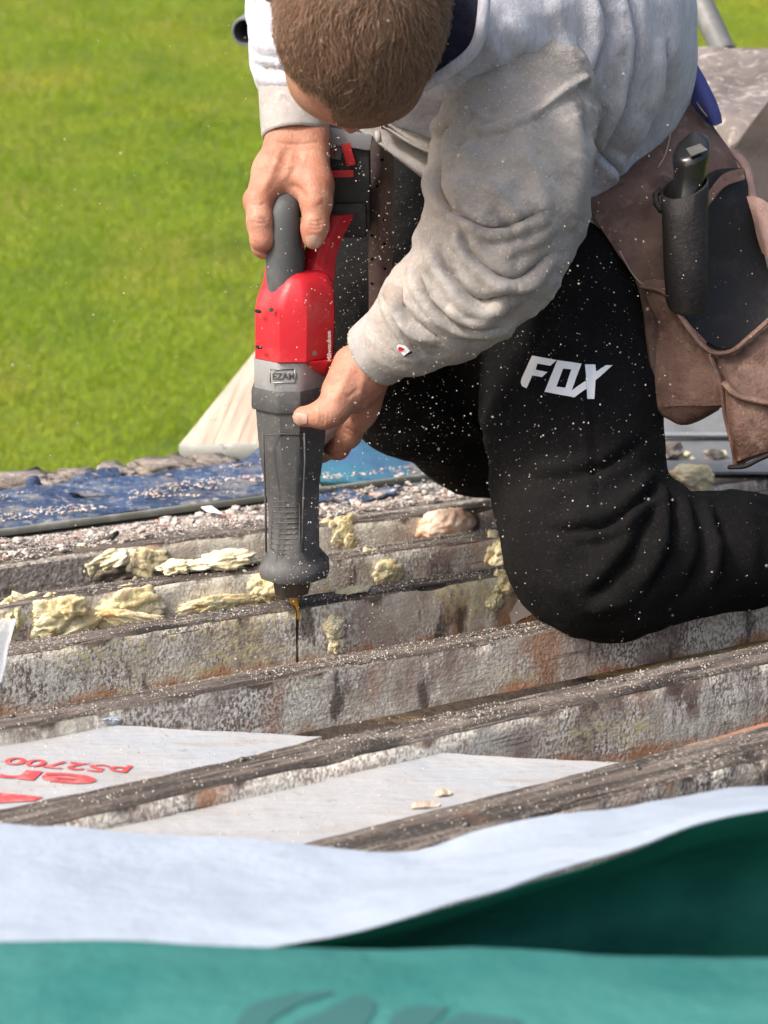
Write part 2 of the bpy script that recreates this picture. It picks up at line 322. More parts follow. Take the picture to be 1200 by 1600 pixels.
def drape_geo(loops, bvh, off=.0012, step=4.0, thick=0):
    """flat print: px polygon (first loop outer, others holes) laid on a surface"""
    tris = tessellate_polygon([[Vector((x, y, 0)) for x, y in l] for l in loops])
    pts = [p for l in loops for p in l]
    bm = bmesh.new(); vs = [bm.verts.new((p[0], p[1], 0)) for p in pts]
    for t in tris:
        try: bm.faces.new([vs[i] for i in t])
        except ValueError: pass
    for _ in range(6):
        long = [e for e in bm.edges if e.calc_length() > step]
        if not long: break
        bmesh.ops.subdivide_edges(bm, edges=long, cuts=1); bmesh.ops.triangulate(bm, faces=bm.faces[:])
    for v in bm.verts:
        d = ray(v.co.x, v.co.y).normalized(); loc, nrm, i, dd = bvh.ray_cast(CAM, d)
        if loc is None: loc = CAM+d*2.0; nrm = -d
        if nrm.dot(d) > 0: nrm = -nrm
        v.co = loc+nrm*off
    bmesh.ops.recalc_face_normals(bm, faces=bm.faces[:])
    return bmout(bm)

# ---- signed distance blobs for the person (one continuous skin each)
class SDF:
    def __init__(s): s.pr = []
    def rc(s, a, ra, b, rb, k=.012): s.pr.append(('c', np.array(a, float), ra, np.array(b, float), rb, k)); return s
    def chain(s, pts, k=.012):            # (px, py, t, r_px)
        q = [(P(p[0], p[1], p[2]), p[3]*p[2]/F) for p in pts]
        for (a, ra), (b, rb) in zip(q, q[1:]): s.rc(a, ra, b, rb, k)
        return s
    def ell(s, c, r, Rm=None, k=.012): s.pr.append(('e', np.array(c, float), np.array(r, float), Rm if Rm is not None else np.eye(3), None, k)); return s
    def cut(s, c, r, Rm=None, k=.006): s.pr.append(('x', np.array(c, float), np.array(r, float), Rm if Rm is not None else np.eye(3), None, k)); return s
    def mesh(s, h, smooth=2):
        los, his = [], []
        bb = []
        for p in s.pr:
            if p[0] == 'c':
                rr = max(p[2], p[4]); lo = np.minimum(p[1], p[3])-rr; hi = np.maximum(p[1], p[3])+rr
            else: lo = p[1]-p[2].max(); hi = p[1]+p[2].max()
            bb.append((lo, hi)); los.append(lo); his.append(hi)
        lo = np.min(los, 0)-4*h-.01; hi = np.max(his, 0)+4*h+.01
        n = np.ceil((hi-lo)/h).astype(int)+1
        D = np.full(n, 1.0, np.float32)
        for p, (l, u) in zip(s.pr, bb):
            mg = p[5]+4*h
            i0 = np.maximum(np.floor((l-mg-lo)/h).astype(int), 0); i1 = np.minimum(np.ceil((u+mg-lo)/h).astype(int)+1, n)
            sl = tuple(slice(a, b) for a, b in zip(i0, i1))
            X = (lo[0]+h*np.arange(i0[0], i1[0]))[:, None, None]; Y = (lo[1]+h*np.arange(i0[1], i1[1]))[None, :, None]; Z = (lo[2]+h*np.arange(i0[2], i1[2]))[None, None, :]
            if p[0] == 'c':
                a, ra, b, rb = p[1:5]; ba = b-a; L = max(ba@ba, 1e-9)
                px, py, pz = X-a[0], Y-a[1], Z-a[2]
                t = np.clip((px*ba[0]+py*ba[1]+pz*ba[2])/L, 0, 1)
                e = np.sqrt((px-t*ba[0])**2+(py-t*ba[1])**2+(pz-t*ba[2])**2)-(ra+(rb-ra)*t)
            else:
                c, r, Rm = p[1:4]; x, y, z = X-c[0], Y-c[1], Z-c[2]
                q = [Rm[i, 0]*x+Rm[i, 1]*y+Rm[i, 2]*z for i in range(3)]
                k0 = np.sqrt(sum((q[i]/r[i])**2 for i in range(3))); k1 = np.sqrt(sum((q[i]/r[i]**2)**2 for i in range(3)))+1e-9
                e = k0*(k0-1)/k1
            d = D[sl]; k = p[5]
            if p[0] == 'x':
                e = -e; hh = np.maximum(k-np.abs(d-e), 0)/k; D[sl] = np.maximum(d, e)+hh*hh*k*.25
            else:
                hh = np.maximum(k-np.abs(d-e), 0)/k; D[sl] = np.minimum(d, e)-hh*hh*k*.25
        return surface_nets(D, lo, h, smooth)
def surface_nets(D, lo, h, smooth):
    ins = D < 0; nx, ny, nz_ = D.shape
    cnt = np.zeros((nx-1, ny-1, nz_-1), np.int8)
    for a in (0, 1):
        for b in (0, 1):
            for c in (0, 1): cnt += ins[a:nx-1+a, b:ny-1+b, c:nz_-1+c]
    act = (cnt > 0) & (cnt < 8); I, J, K = np.nonzero(act)
    idx = np.full(act.shape, -1, np.int64); idx[act] = np.arange(len(I))
    cv = {}
    for a in (0, 1):
        for b in (0, 1):
            for c in (0, 1): cv[a, b, c] = D[I+a, J+b, K+c]
    S = np.zeros((len(I), 3)); N = np.zeros(len(I))
    ks = list(cv)
    for p in ks:
        for q in ks:
            if p < q and sum(abs(x-y) for x, y in zip(p, q)) == 1:
                dp, dq = cv[p], cv[q]; m = (dp < 0) != (dq < 0)
                t = np.where(m, dp/np.where(m, dp-dq, 1), 0)
                pt = np.array(p)[None]+t[:, None]*(np.array(q)-np.array(p))[None]
                S += np.where(m[:, None], pt, 0); N += m
    V = lo+h*(np.stack([I, J, K], 1)+S/N[:, None])
    Q = []
    def quads(ax):
        sl0 = [slice(None)]*3; sl1 = [slice(None)]*3; sl0[ax] = slice(0, -1); sl1[ax] = slice(1, None)
        a = ins[tuple(sl0)]; b = ins[tuple(sl1)]; e = np.argwhere(a != b)
        o1, o2 = [(1, 2), (2, 0), (0, 1)][ax]
        ok = (e[:, o1] > 0) & (e[:, o2] > 0) & (e[:, o1] < act.shape[o1]) & (e[:, o2] < act.shape[o2]); e = e[ok]
        flip = b[tuple(e.T)]
        def cell(d1, d2):
            g = e.copy(); g[:, o1] -= d1; g[:, o2] -= d2; return idx[tuple(g.T)]
        q = np.stack([cell(1, 1), cell(0, 1), cell(0, 0), cell(1, 0)], 1)
        q[flip] = q[flip][:, ::-1]; Q.append(q)
    for ax in range(3): quads(ax)
    Q = np.concatenate(Q); Q = Q[(Q >= 0).all(1)]
    V = lap(V, Q, smooth)
    return V, Q
def lap(V, Q, it, w=.5):
    E = np.concatenate([Q[:, [i, (i+1) % 4]] for i in range(4)]); n = len(V)
    deg = np.bincount(E[:, 0], minlength=n)+np.bincount(E[:, 1], minlength=n); deg = np.maximum(deg, 1)
    for _ in range(it):
        A = np.stack([np.bincount(E[:, 0], V[E[:, 1], i], n)+np.bincount(E[:, 1], V[E[:, 0], i], n) for i in range(3)], 1)/deg[:, None]
        V = V+(A-V)*w
    return V
def normals(V, Q):
    Q = np.asarray(Q); fn = np.cross(V[Q[:, 2]]-V[Q[:, 0]], V[Q[:, 3]]-V[Q[:, 1]])
    N = np.zeros_like(V)
    for i in range(4):
        for c in range(3): N[:, c] += np.bincount(Q[:, i], fn[:, c], len(V))
    return N/np.maximum(np.linalg.norm(N, axis=1), 1e-12)[:, None]
def folds(V, Q, strokes):
    """cloth creases: (px polyline, width px, height m, kind) raised on the side of the cloth they belong to"""
    N = normals(V, Q); pp, t = proj(V)
    vd = V-np.array(CAM); vd /= np.linalg.norm(vd, axis=1)[:, None]
    face = np.clip(-(N*vd).sum(1)*3+.3, 0, 1)
    D = np.zeros(len(V))
    for pl, w, hgt, kind in strokes:
        pl = np.array(catmull(pl, 6)); best = np.full(len(V), 1e9); side = np.zeros(len(V)); par = np.zeros(len(V))
        L = len(pl)-1
        for i in range(L):
            a, b = pl[i], pl[i+1]; ab = b-a; u = np.clip(((pp-a)@ab)/(ab@ab+1e-9), 0, 1)
            q = pp-a-u[:, None]*ab; d = np.hypot(q[:, 0], q[:, 1])
            m = d < best; best = np.where(m, d, best); sg = np.sign(ab[0]*q[:, 1]-ab[1]*q[:, 0]); side = np.where(m, sg, side)
            par = np.where(m, (i+u)/L, par)
        fade = np.clip(np.minimum(par, 1-par)*5, 0, 1)**.7 if kind != 'seam' else 1.0
        x = best/w
        if kind == 'ridge': g = np.exp(-x*x)
        elif kind == 'fold':              # sharp valley with a roll beside it
            sx = x*side; g = np.exp(-((sx-.95)/.8)**2)-1.15*np.exp(-(np.abs(sx)/.34)**1.3)+.35*np.exp(-((sx+1.0)/.8)**2)
        elif kind == 'seam': g = np.exp(-x*x)
        else: g = -np.exp(-x*x)
        D += hgt*g*fade*face
    return V+N*D[:, None]
def crumple(V, Q, amp, sc, seed, aniso=(1, 1, 1), ridge=True, axis=None):
    N = normals(V, Q); out = V.copy(); ax = np.array(aniso); VV = V
    if axis is not None:                # wrinkles lying across an arm: quick along the axis, slow around it
        d = np.array(axis)/np.linalg.norm(axis); al = V@d; VV = (V-al[:, None]*d)*.38+al[:, None]*d
    for i in range(len(V)):
        p = VV[i]*ax; q = fbm(p, sc, seed, 3)
        if ridge: q = 1-2*abs(q)
        out[i] = V[i]+N[i]*(amp*q)
    return out

# ================================================================== THE SETTING
# ---- lawn: a grassy bank rising behind the building
def lawn_z(x, y):
    if y > 3.3: z = -.72+(y-5.85)*.294
    else: z = -.72+(3.3-5.85)*.294-(3.3-y)*.05
    if y > 26: z -= (y-26)*.16
    return z+.03*nz((x, y, 0), .7)+.012*nz((x, y, 3), 2.3)
ys = sorted(set(np.concatenate([np.linspace(-30, 3, 14), np.linspace(3.3, 14, 60), np.linspace(15, 26, 12), np.linspace(30, 160, 20)]).tolist()))
xs = sorted(set(np.concatenate([np.linspace(-120, -4, 20), np.linspace(-3.6, 3.6, 50), np.linspace(4, 120, 20)]).tolist()))
V = [(x, y, lawn_z(x, y)) for y in ys for x in xs]; nxs = len(xs)
Fq = [(j*nxs+i, j*nxs+i+1, (j+1)*nxs+i+1, (j+1)*nxs+i) for j in range(len(ys)-1) for i in range(nxs-1)]
tag(mobj('lawn', V, Fq, M['lawn']), kind='structure')
NB = 340000
yb = 4.6+(12.9-4.6)*np.random.rand(NB)**.85; xb = (np.random.rand(NB)-.5)*2*(.43*yb+.25)
ang = np.random.rand(NB)*2*math.pi; ln = .018+.022*np.random.rand(NB)**1.3; lean = (np.random.rand(NB)*.9+.15)*ln; wd_ = .0022+.0022*np.random.rand(NB)
zb = np.array([lawn_z(x, y) for x, y in zip(xb, yb)])-.003
dx, dy = np.cos(ang), np.sin(ang); la = ang+np.random.randn(NB)*.8+1.2; lx, ly = np.cos(la), np.sin(la)
V = np.empty((NB, 3, 3)); V[:, 0] = np.stack([xb-dx*wd_, yb-dy*wd_, zb], 1); V[:, 1] = np.stack([xb+dx*wd_, yb+dy*wd_, zb], 1)
V[:, 2] = np.stack([xb+lx*lean, yb+ly*lean, zb+ln*.9], 1)
gm = bpy.data.meshes.new('lawn_grass'); gm.vertices.add(NB*3); gm.loops.add(NB*3); gm.polygons.add(NB)
gm.vertices.foreach_set('co', V.reshape(-1)); gm.loops.foreach_set('vertex_index', np.arange(NB*3, dtype=np.int32))
gm.polygons.foreach_set('loop_start', np.arange(0, NB*3, 3, dtype=np.int32)); gm.update(calc_edges=True); gm.materials.append(M['blade'])
go = bpy.data.objects.new('lawn_grass', gm); COL.objects.link(go)
tag(go, 'short mown green grass on the sunny bank behind the roof', 'grass', kind='stuff')

# ---- the building under the roof, in the joists' own directions
JA = R(30); JX = Vector((math.cos(JA), math.sin(JA), 0)); JY = Vector((-math.sin(JA), math.cos(JA), 0)); UPZ = Vector((0, 0, 1))
def JP(a, b, z): return JX*a+JY*b+UPZ*z          # along joists, across joists, height
def jc(p): p = Vector(p); return p.dot(JX), p.dot(JY)
def jbox(a0, a1, b0, b1, z0, z1, bev=.003): return bbox_geo(JP((a0+a1)/2, (b0+b1)/2, (z0+z1)/2), (JX, JY, UPZ), ((a1-a0)/2, (b1-b0)/2, (z1-z0)/2), bev, 1)
v, f = jbox(-2.2, 4.2, -.6, 2.60, -1.75, -.215); tag(mobj('building_wall', v, f, M['render'], smooth=False), 'pale rendered wall under the stripped roof', 'wall', kind='structure')
# boarded deck deep between the joists
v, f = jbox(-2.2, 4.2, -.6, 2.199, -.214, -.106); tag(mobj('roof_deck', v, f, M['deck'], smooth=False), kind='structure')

# ---- joists
def joist(label, p0, p1, a_lo, a_hi, w=.072, hgt=.104, kerf=None, seed=0.0):
    A = PZ(*p0); B = PZ(*p1); d = (B-A).normalized(); nrm = Vector((-d.y, d.x, 0))   # nrm points away from camera
    L = (B-A).length
    def piece(s0, s1):
        prof = []                      # (across, z): front bottom -> front top -> back top -> back bottom
        for k in range(9): prof.append((0, -hgt+hgt*.965*k/8))
        prof.append((.0015, -.0022)); prof.append((.005, 0))
        for k in range(1, 7): prof.append((.005+(w-.010)*k/7, 0))
        prof += [(w-.005, 0), (w-.001, -.003), (w, -hgt*.4), (w, -hgt)]
        n = int((s1-s0)/.009)+1; rings = []
        for i in range(n+1):
            s = s0+(s1-s0)*i/n; r = []
            for k, (c, z) in enumerate(prof):
                q = (s*1.0, c*3, z*2+seed)
                dc = .0016*nz(q, 5, seed)+.0009*nz(q, 48, seed); dz = .0014*nz(q, 5, seed+4)+.0010*nz((s, c*2.5, seed), 42, seed)
                if k in (8, 9, 10):                       # chewed upper edge
                    ch = max(0, nz((s, 0, seed), 13, seed)-.32)*.014+max(0, nz((s, 1, seed), 60, seed)-.15)*.004
                    dz -= ch; dc += ch*.8
                r.append(A+d*s+nrm*(c+dc)+UPZ*(z+dz))
            rings.append([x[:] for x in r])
        v, f = lathe_rings(rings)
        m = len(prof); idx = []
        for i in range(len(rings)-1):
            for j in range(m): idx.append(0 if 8 <= j <= 17 else 1)
        return (v, f), idx+[1, 1]
    pcs = []
    if kerf is None: pcs.append(piece(a_lo, a_hi))
    else:
        sk = (PZ(*kerf)-A).dot(d); pcs += [piece(a_lo, sk-.0022), piece(sk+.0022, a_hi)]
    v, f = merge([p[0] for p in pcs]); idx = sum((p[1] for p in pcs), [])
    # mesh in a frame along the timber so that grain runs with it
    o = empty('roof_joist', (0, 0, 0), label, 'joist', 'exposed roof joists') if False else None
    Mx = Matrix((d, nrm, UPZ)).transposed(); loc = A+d*((a_lo+a_hi)/2)
    me_v = np.array([(Mx.transposed() @ (Vector(x)-loc))[:] for x in v])
    me = bpy.data.meshes.new('roof_joist'); me.from_pydata(me_v.tolist(), [], f); me.update()
    me.materials.append(M['timber']); me.materials.append(M['face'])
    me.polygons.foreach_set('material_index', np.array(idx, np.int32))
    me.polygons.foreach_set('use_smooth', np.ones(len(f), bool)); me.set_sharp_from_angle(angle=R(48))
    o = bpy.data.objects.new('roof_joist', me); COL.objects.link(o); o.location = loc; o.rotation_euler = Mx.to_euler()
    tag(o, label, 'joist', 'exposed roof joists')
    return dict(o=o, w=w, A=A, d=d, n=nrm, bvh=bvh_of(v, f))
def on_joist(j, name, geo, mat):
    v, f = geo; o = mobj(name, np.asarray(v), f, mat); 
    # becomes part of that joist
    mw = Matrix.LocRotScale(j['o'].location, j['o'].rotation_euler, None)
    o.parent = j['o']; o.matrix_parent_inverse = mw.inverted()
    return o
J1 = joist('farthest roof joist, beside the grit strip, pale foam patches on its face', (0, 873), (783, 790), -.9, 2.4, w=.032, seed=1.3)
J2 = joist('second farthest roof joist, with torn yellow foam along its left end', (0, 946), (792, 832), -.9, 2.4, w=.034, seed=7.7)
J3 = joist('half-sawn roof joist under the red saw, with a kerf through it', (17, 1019), (808, 892), -.9, 2.4, kerf=(469, 950), w=.037, seed=15.1)
J4 = joist("roof joist carrying the man's knee, orange rust stains along its foot", (183, 1107), (900, 976), -.9, 2.2, w=.041, hgt=.064, seed=23.9)
J5 = joist('roof joist between the two white insulation boards', (137, 1269), (1200, 1032), -.8, 2.2, w=.048, seed=31.3)
J6 = joist('nearest roof joist, half hidden by the white membrane fold', (600, 1336), (1200, 1176), -1.2, 1.8, w=.058, seed=44.2)

nr = random.Random(5)
for j in (J1, J2, J3, J4, J5, J6):
    for k in range(4):
        p = j['A']+j['d']*(nr.uniform(-.1, 1.2))+j['n']*nr.uniform(.010, j['w']-.010); h = j['bvh'].ray_cast(p+UPZ*.05, -UPZ)[0]
        if h is not None:
            g_ = ring_tube([h-UPZ*.002, h+UPZ*.0022, h+UPZ*.0030], [.0028, .0028, .0018], 10); o_ = mobj('nail_head', g_[0], g_[1], M['steel'])
            o_.parent = j['o']; o_.matrix_parent_inverse = Matrix.LocRotScale(j['o'].location, j['o'].rotation_euler, None).inverted()
# foam stuck to the joists
def px_lump(px, py, t, wpx, hpx, dep, seed, rough=.4, sub=4, tilt=0.0, fs=None):
    s = t/F; c = P(px, py, t)
    ax = (JX*math.cos(tilt)+UPZ*math.sin(tilt), JY, UPZ*math.cos(tilt)-JX*math.sin(tilt))
    return lump_geo(c, ax, (wpx/2*s/math.cos(JA)*.9, dep, hpx/2*s*1.02), seed, rough, sub, fs)
def tt(px, py, j, out=0.0):         # depth of the joist face behind a pixel
    loc, nr, i, dd = j['bvh'].ray_cast(CAM, ray(px, py).normalized())
    return (dd/ray(px, py).length if loc is not None else 2.2)-out
for (j, px, py, w, h, dep, nm_, mat, sd_) in [
    (J1, 175, 888, 150, 46, .020, 'foam_remnant', 'foam_dirty', 1), (J1, 205, 884, 60, 36, .024, 'foam_remnant', 'foam', 2), (J1, 150, 872, 80, 22, .02, 'foam_remnant', 'foam_pale', 12),
    (J1, 528, 836, 42, 38, .006, 'foam_film', 'foam', 3), (J1, 242, 890, 36, 26, .018, 'foam_remnant', 'foam', 13),
    (J2, 68, 962, 92, 50, .022, 'foam_remnant', 'foam', 4), (J2, 180, 952, 110, 58, .016, 'foam_remnant', 'foam', 5), (J2, 392, 918, 62, 44, .020, 'foam_remnant', 'foam', 6),
    (J2, 594, 886, 62, 36, .008, 'foam_film', 'foam', 7), (J2, 775, 858, 62, 44, .012, 'foam_remnant', 'foam', 8), (J2, 12, 966, 40, 44, .02, 'foam_remnant', 'foam', 14),
    (J3, 508, 975, 44, 36, .012, 'foam_remnant', 'foam_pale', 9), (J3, 516, 1002, 30, 34, .010, 'foam_remnant', 'foam_pale', 19), (J3, 775, 914, 36, 30, .016, 'foam_remnant', 'foam', 10), (J3, 765, 934, 24, 26, .010, 'foam_remnant', 'foam', 20),
    (J2, 120, 972, 190, 34, .012, 'foam_film', 'foam', 31), (J2, 300, 945, 120, 24, .007, 'foam_film', 'foam', 33), (J2, 105, 972, 60, 30, .016, 'foam_remnant', 'foam', 21), (J2, 215, 938, 50, 36, .018, 'foam_remnant', 'foam_pale', 22), (J2, 412, 908, 34, 36, .018, 'foam_remnant', 'foam_pale', 23), (J1, 120, 886, 40, 30, .016, 'foam_remnant', 'foam_pale', 24), (J1, 180, 906, 60, 20, .016, 'foam_remnant', 'foam_dirty', 25)]:
    t = tt(px, py, j)+dep*.30
    fr = random.Random(sd_*13+1); bits = []           # torn remains: several overlapping scraps pressed on the side
    for k in range(8):
        bx_, by_ = px+fr.uniform(-.5, .5)*w, py+fr.uniform(-.30, .34)*h; sc = fr.uniform(.42, .85)
        bits.append(px_lump(bx_, by_, t+fr.uniform(0, .004)+.012*(bx_-px)/max(w, 1)*0, w*sc*1.1, h*sc*1.25, dep*fr.uniform(.3, .65), sd_*3.7+k*11, .5, 4, tilt=fr.uniform(-.5, .5), fs=1.5))
    on_joist(j, nm_, merge(bits), M[mat])
# loose foam lying about
def loose(name, geo, mat, label, cat, group=None):
    v, f = geo; return tag(mobj(name, v, f, mat), label, cat, group)
def lie(px, py, z, wpx, dpt, hz, seed, rough=.4, rot=0.0):
    p = PZ(px, py, z); t = (p-CAM).dot(Vector((0, CT, -ST))); s = t/F
    a = JA+rot; ax = (Vector((math.cos(a), math.sin(a), 0)), Vector((-math.sin(a), math.cos(a), 0)), UPZ)
    return lump_geo(p+UPZ*hz*.6, ax, (wpx/2*s, dpt, hz), seed, rough, 5, 1.5)
loose('foam_offcut', lie(350, 884, .002, 112, .022, .012, 3.1), M['foam_pale'], 'long pale foam offcut lying on a joist left of the saw', 'foam', 'loose foam pieces')
loose('foam_offcut', lie(276, 892, .002, 60, .018, .008, 5.1), M['foam_pale'], 'small pale foam scrap left of the long foam offcut', 'foam', 'loose foam pieces')
loose('foam_offcut', lie(553, 925, .002, 56, .008, .004, 8.1, .3), M['foam_pale'], 'thin white foam sliver on the sawn joist right of the blade', 'foam', 'loose foam pieces')
loose('foam_lump', lie(698, 838, -.035, 100, .026, .026, 9.4, .25), M['foam_pink'], 'salmon pink foam lump between the two far joists', 'foam', 'loose foam pieces')
loose('foam_lump', lie(1078, 762, 0, 74, .03, .022, 10.9, .35), M['foam'], 'yellow foam lump under the grey gutter', 'foam', 'loose foam pieces')
loose('foam_filling', lie(1085, 1034, -.092, 420, .045, .016, 12.2, .3), M['foam'], 'brownish yellow foam deep between two joists at the right', 'foam', 'loose foam pieces')
loose('foam_filling', lie(700, 915, -.085, 300, .03, .016, 13.8, .4), M['foam_dirty'], 'dirty foam crust in the bay behind the sawn joist', 'foam', 'loose foam pieces')

# ---- insulation boards between the nearer joists
def board(label, px4, z, th=.066):
    q = [PZ(x, y, z) for x, y in px4]; n = 14
    bm = bmesh.new(); g = []
    for i in range(n+1):
        row = []
        for k in range(n+1):
            u, w = i/n, k/n; p = (q[0]*(1-u)+q[1]*u)*(1-w)+(q[3]*(1-u)+q[2]*u)*w
            edge = min(u, 1-u, w, 1-w) < .01
            p = p+UPZ*(.0022*fbm(p, 7, z*50, 3))
            if edge: p += Vector((nz(p, 40), nz(p, 40, 5), 0))*.003
            row.append(bm.verts.new(p))
        g.append(row)
    for i in range(n):
        for k in range(n): bm.faces.new((g[i][k], g[i+1][k], g[i+1][k+1], g[i][k+1]))
    bmesh.ops.recalc_face_normals(bm, faces=bm.faces[:])
    if sum(f.normal.z for f in bm.faces) < 0: bmesh.ops.reverse_faces(bm, faces=bm.faces[:])
    r = bmesh.ops.extrude_face_region(bm, geom=bm.faces[:])
    nv = [e for e in r['geom'] if isinstance(e, bmesh.types.BMVert)]
    top = set(nv)
    for v_ in bm.verts:
        if v_ not in top: v_.co.z -= th
    bmesh.ops.recalc_face_normals(bm, faces=bm.faces[:]); bm.normal_update()
    v, f = bmout(bm)
    v = np.array(v); fn = []
    for q_ in f:
        a = np.cross(v[q_[1]]-v[q_[0]], v[q_[2]]-v[q_[0]]); fn.append(0 if abs(a[2]) > .5*np.linalg.norm(a) else 1)
    o = mobj('insulation_board', v, f, [M['board'], M['board_edge']], idx=fn, sharp=40)
    return tag(o, label, 'insulation board', 'insulation boards'), bvh_of(v, f)
# corner order: right-far, right-near, left-near, left-far (each inside its bay)
b1, b1v = board('white insulation board with red upside-down lettering at the left', [(184, 1133), (505, 1152), (-180, 1330), (-420, 1195)], -.016)
b2, b2v = board('plain white insulation board between the two nearest joists', [(690, 1177), (1015, 1194), (380, 1420), (40, 1322)], -.020)
def font_geo(txt, size, bold=.0, shear=0, extr=0):
    c = bpy.data.curves.new('t', 'FONT'); c.body = txt; c.size = size; c.offset = bold; c.shear = shear; c.extrude = extr; c.resolution_u = 3; c.space_character = .95
    o = bpy.data.objects.new('t', c); COL.objects.link(o); dg = bpy.context.evaluated_depsgraph_get(); dg.update()
    me = bpy.data.meshes.new_from_object(o.evaluated_get(dg)); v = np.array([x.co[:] for x in me.vertices]); f = [list(p.vertices) for p in me.polygons]
    bpy.data.objects.remove(o); bpy.data.curves.remove(c); bpy.data.meshes.remove(me); return v, f
def text_on_plane(name, txt, size, at, xd, yd, off, mat, parent, bold=0, shear=0):
    v, f = font_geo(txt, size, bold, shear); xd = np.array(xd); yd = np.array(yd); n = np.cross(xd, yd)
    w = np.array(at)+v[:, :1]*xd+v[:, 1:2]*yd+n*off
    return mobj(name, w, f, mat, parent, smooth=False)
def text_on_board(name, txt, size, at, rot, bv, mat, parent, bold=0, shear=0, sq=1.0):
    v, f = font_geo(txt, size, bold, shear)
    bm = bmesh.new(); vs = [bm.verts.new((x[0], x[1], 0)) for x in v]
    for q in f:
        try: bm.faces.new([vs[i] for i in q])
        except ValueError: pass
    xd = Vector((math.cos(rot), math.sin(rot), 0)); yd = Vector((-math.sin(rot), math.cos(rot), 0))
    for v_ in bm.verts:
        p = at+xd*v_.co.x+yd*v_.co.y*sq; h = bv.ray_cast(p+UPZ*.3, -UPZ)[0]
        v_.co = (h if h else p)+UPZ*.0012
    v, f = bmout(bm); return mobj(name, v, f, mat, parent, smooth=False)
tdir = PZ(0, 1186, -.016)-PZ(205, 1206, -.016); rt = math.atan2(tdir.y, tdir.x)
text_on_board('red_lettering', 'p52700', .043, PZ(207, 1203, -.016), rt, b1v, M['redprint'], b1, bold=.0006, sq=.6)
text_on_board('red_lettering', 'ern', .118, PZ(160, 1218, -.016), rt, b1v, M['redprint'], b1, bold=.0028, sq=.36)
mobj('red_lettering', *drape_geo([[(-40, 1238), (0, 1240), (68, 1247), (52, 1253), (0, 1256), (-40, 1258)]], b1v, .0012, 12), M['redprint'], b1, smooth=False)
# rust-brown sheet in the last bay, clear plastic scrap, dark flap by the knee
tag(sheet('brown_underlay', [[(980, 1196, 1.75), (1080, 1160, 1.82), (1260, 1118, 1.90)], [(1000, 1215, 1.70), (1110, 1185, 1.76), (1280, 1150, 1.83)], [(1010, 1240, 1.66), (1120, 1215, 1.70), (1290, 1185, 1.76)]], M['copper'], wob=.004, wsc=16), 'copper brown underlay sheet in the bay at the right edge', 'underlay')
tag(sheet('plastic_scrap', [[(-30, 958, 1.93), (8, 968, 1.93), (27, 965, 1.93)], [(-30, 1000, 1.92), (5, 1015, 1.92), (14, 1010, 1.92)], [(-30, 1062, 1.90), (-2, 1068, 1.90), (3, 1058, 1.90)]], M['plastic'], wob=.002, wsc=20, thick=.0008), 'torn clear plastic scrap at the left edge', 'plastic scrap')
tag(sheet('dark_flap', [[(795, 958, 2.17), (818, 930, 2.16), (850, 935, 2.15)], [(800, 976, 2.15), (830, 960, 2.14), (868, 955, 2.13)]], M['slab_dark'], wob=.004, wsc=26, thick=.002), 'crumpled dark grey plastic flap tucked against the kneeling knee', 'plastic flap')

# ---- far edge of the roof: grit strip, trim, blue membrane, wall-head stones
v, f = jbox(-1.6, 3.4, 2.20, 2.54, -.19, -.006, .002); tag(mobj('roof_edge_bed', v, f, M['grit_bed'], smooth=False), kind='structure')
tA = jc(PZ(0, 838)); tB = jc(PZ(400, 785))
v, f = bbox_geo(JP(.6, (tA[1]+tB[1])/2+.004, .004), (JX, JY, UPZ), (2.0, .004, .005), .0015, 1)
tag(mobj('edge_trim', v, f, M['trim']), 'thin grey-green edging strip between the grit and the blue membrane', 'edging strip')
rocks = []
for k in range(10):
    bm = bmesh.new(); bmesh.ops.create_icosphere(bm, subdivisions=1, radius=1)
    for q in bm.verts: q.co *= 1+.5*nz(q.co, 1.3, k*3.3); q.co.z *= .6
    rocks.append(bmout(bm))
def scatter_rocks(pts, sizes):
    Vs, Fs = [], []; n = 0
    for p, s in zip(pts, sizes):
        v, f = rocks[random.randrange(10)]; a = random.random()*6.28; c_, s_ = math.cos(a), math.sin(a)
        e = random.uniform(.7, 1.5)
        w = np.stack([(v[:, 0]*c_*e-v[:, 1]*s_), (v[:, 0]*s_*e+v[:, 1]*c_), v[:, 2]], 1)*s+np.array(p)
        Vs.append(w); Fs += [[i+n for i in q] for q in f]; n += len(v)
    return np.concatenate(Vs), Fs
pts, szs = [], []
for _ in range(19000):
    a = random.uniform(.5, 2.1); b = random.uniform(2.212, 2.322)
    s = random.choice([.0008, .0011, .0015, .002]) if random.random() < .985 else random.uniform(.003, .009)
    h = .010*max(0, fbm((a, b*2, 0), 9, 2.0))+(.006 if b < 2.295-(a-.7)*.11 else 0)
    pts.append(JP(a, b, -.005+s*.3+h*random.random())); szs.append(s)
for _ in range(6000):               # grit washed onto the blue membrane
    a = random.uniform(.5, 2.0); b = random.uniform(2.34, 2.50)
    if fbm((a, b*2, 0), 7, 9.0) < .08: continue
    if a > 1.28 and b > 2.37: continue
    s = random.choice([.0009, .0013, .002, .0028]); pts.append(JP(a, b, .016+s*.4)); szs.append(s)
for _ in range(900):
    a = random.uniform(1.1, 2.3); b = random.uniform(2.22, 2.42); s = random.choice([.0015, .002, .003, .005]); q_ = JP(a, b, s*.3); r_ = proj(np.array([q_[:]]))[0][0]
    if r_[0] > 985 and r_[1] < 741: continue
    pts.append(q_); szs.append(s)
v, f = scatter_rocks(pts, szs); tag(mobj('roof_grit', v, f, M['gravel'], smooth=False), 'strip of loose grey and pink grit along the far roof edge', 'grit', kind='stuff')
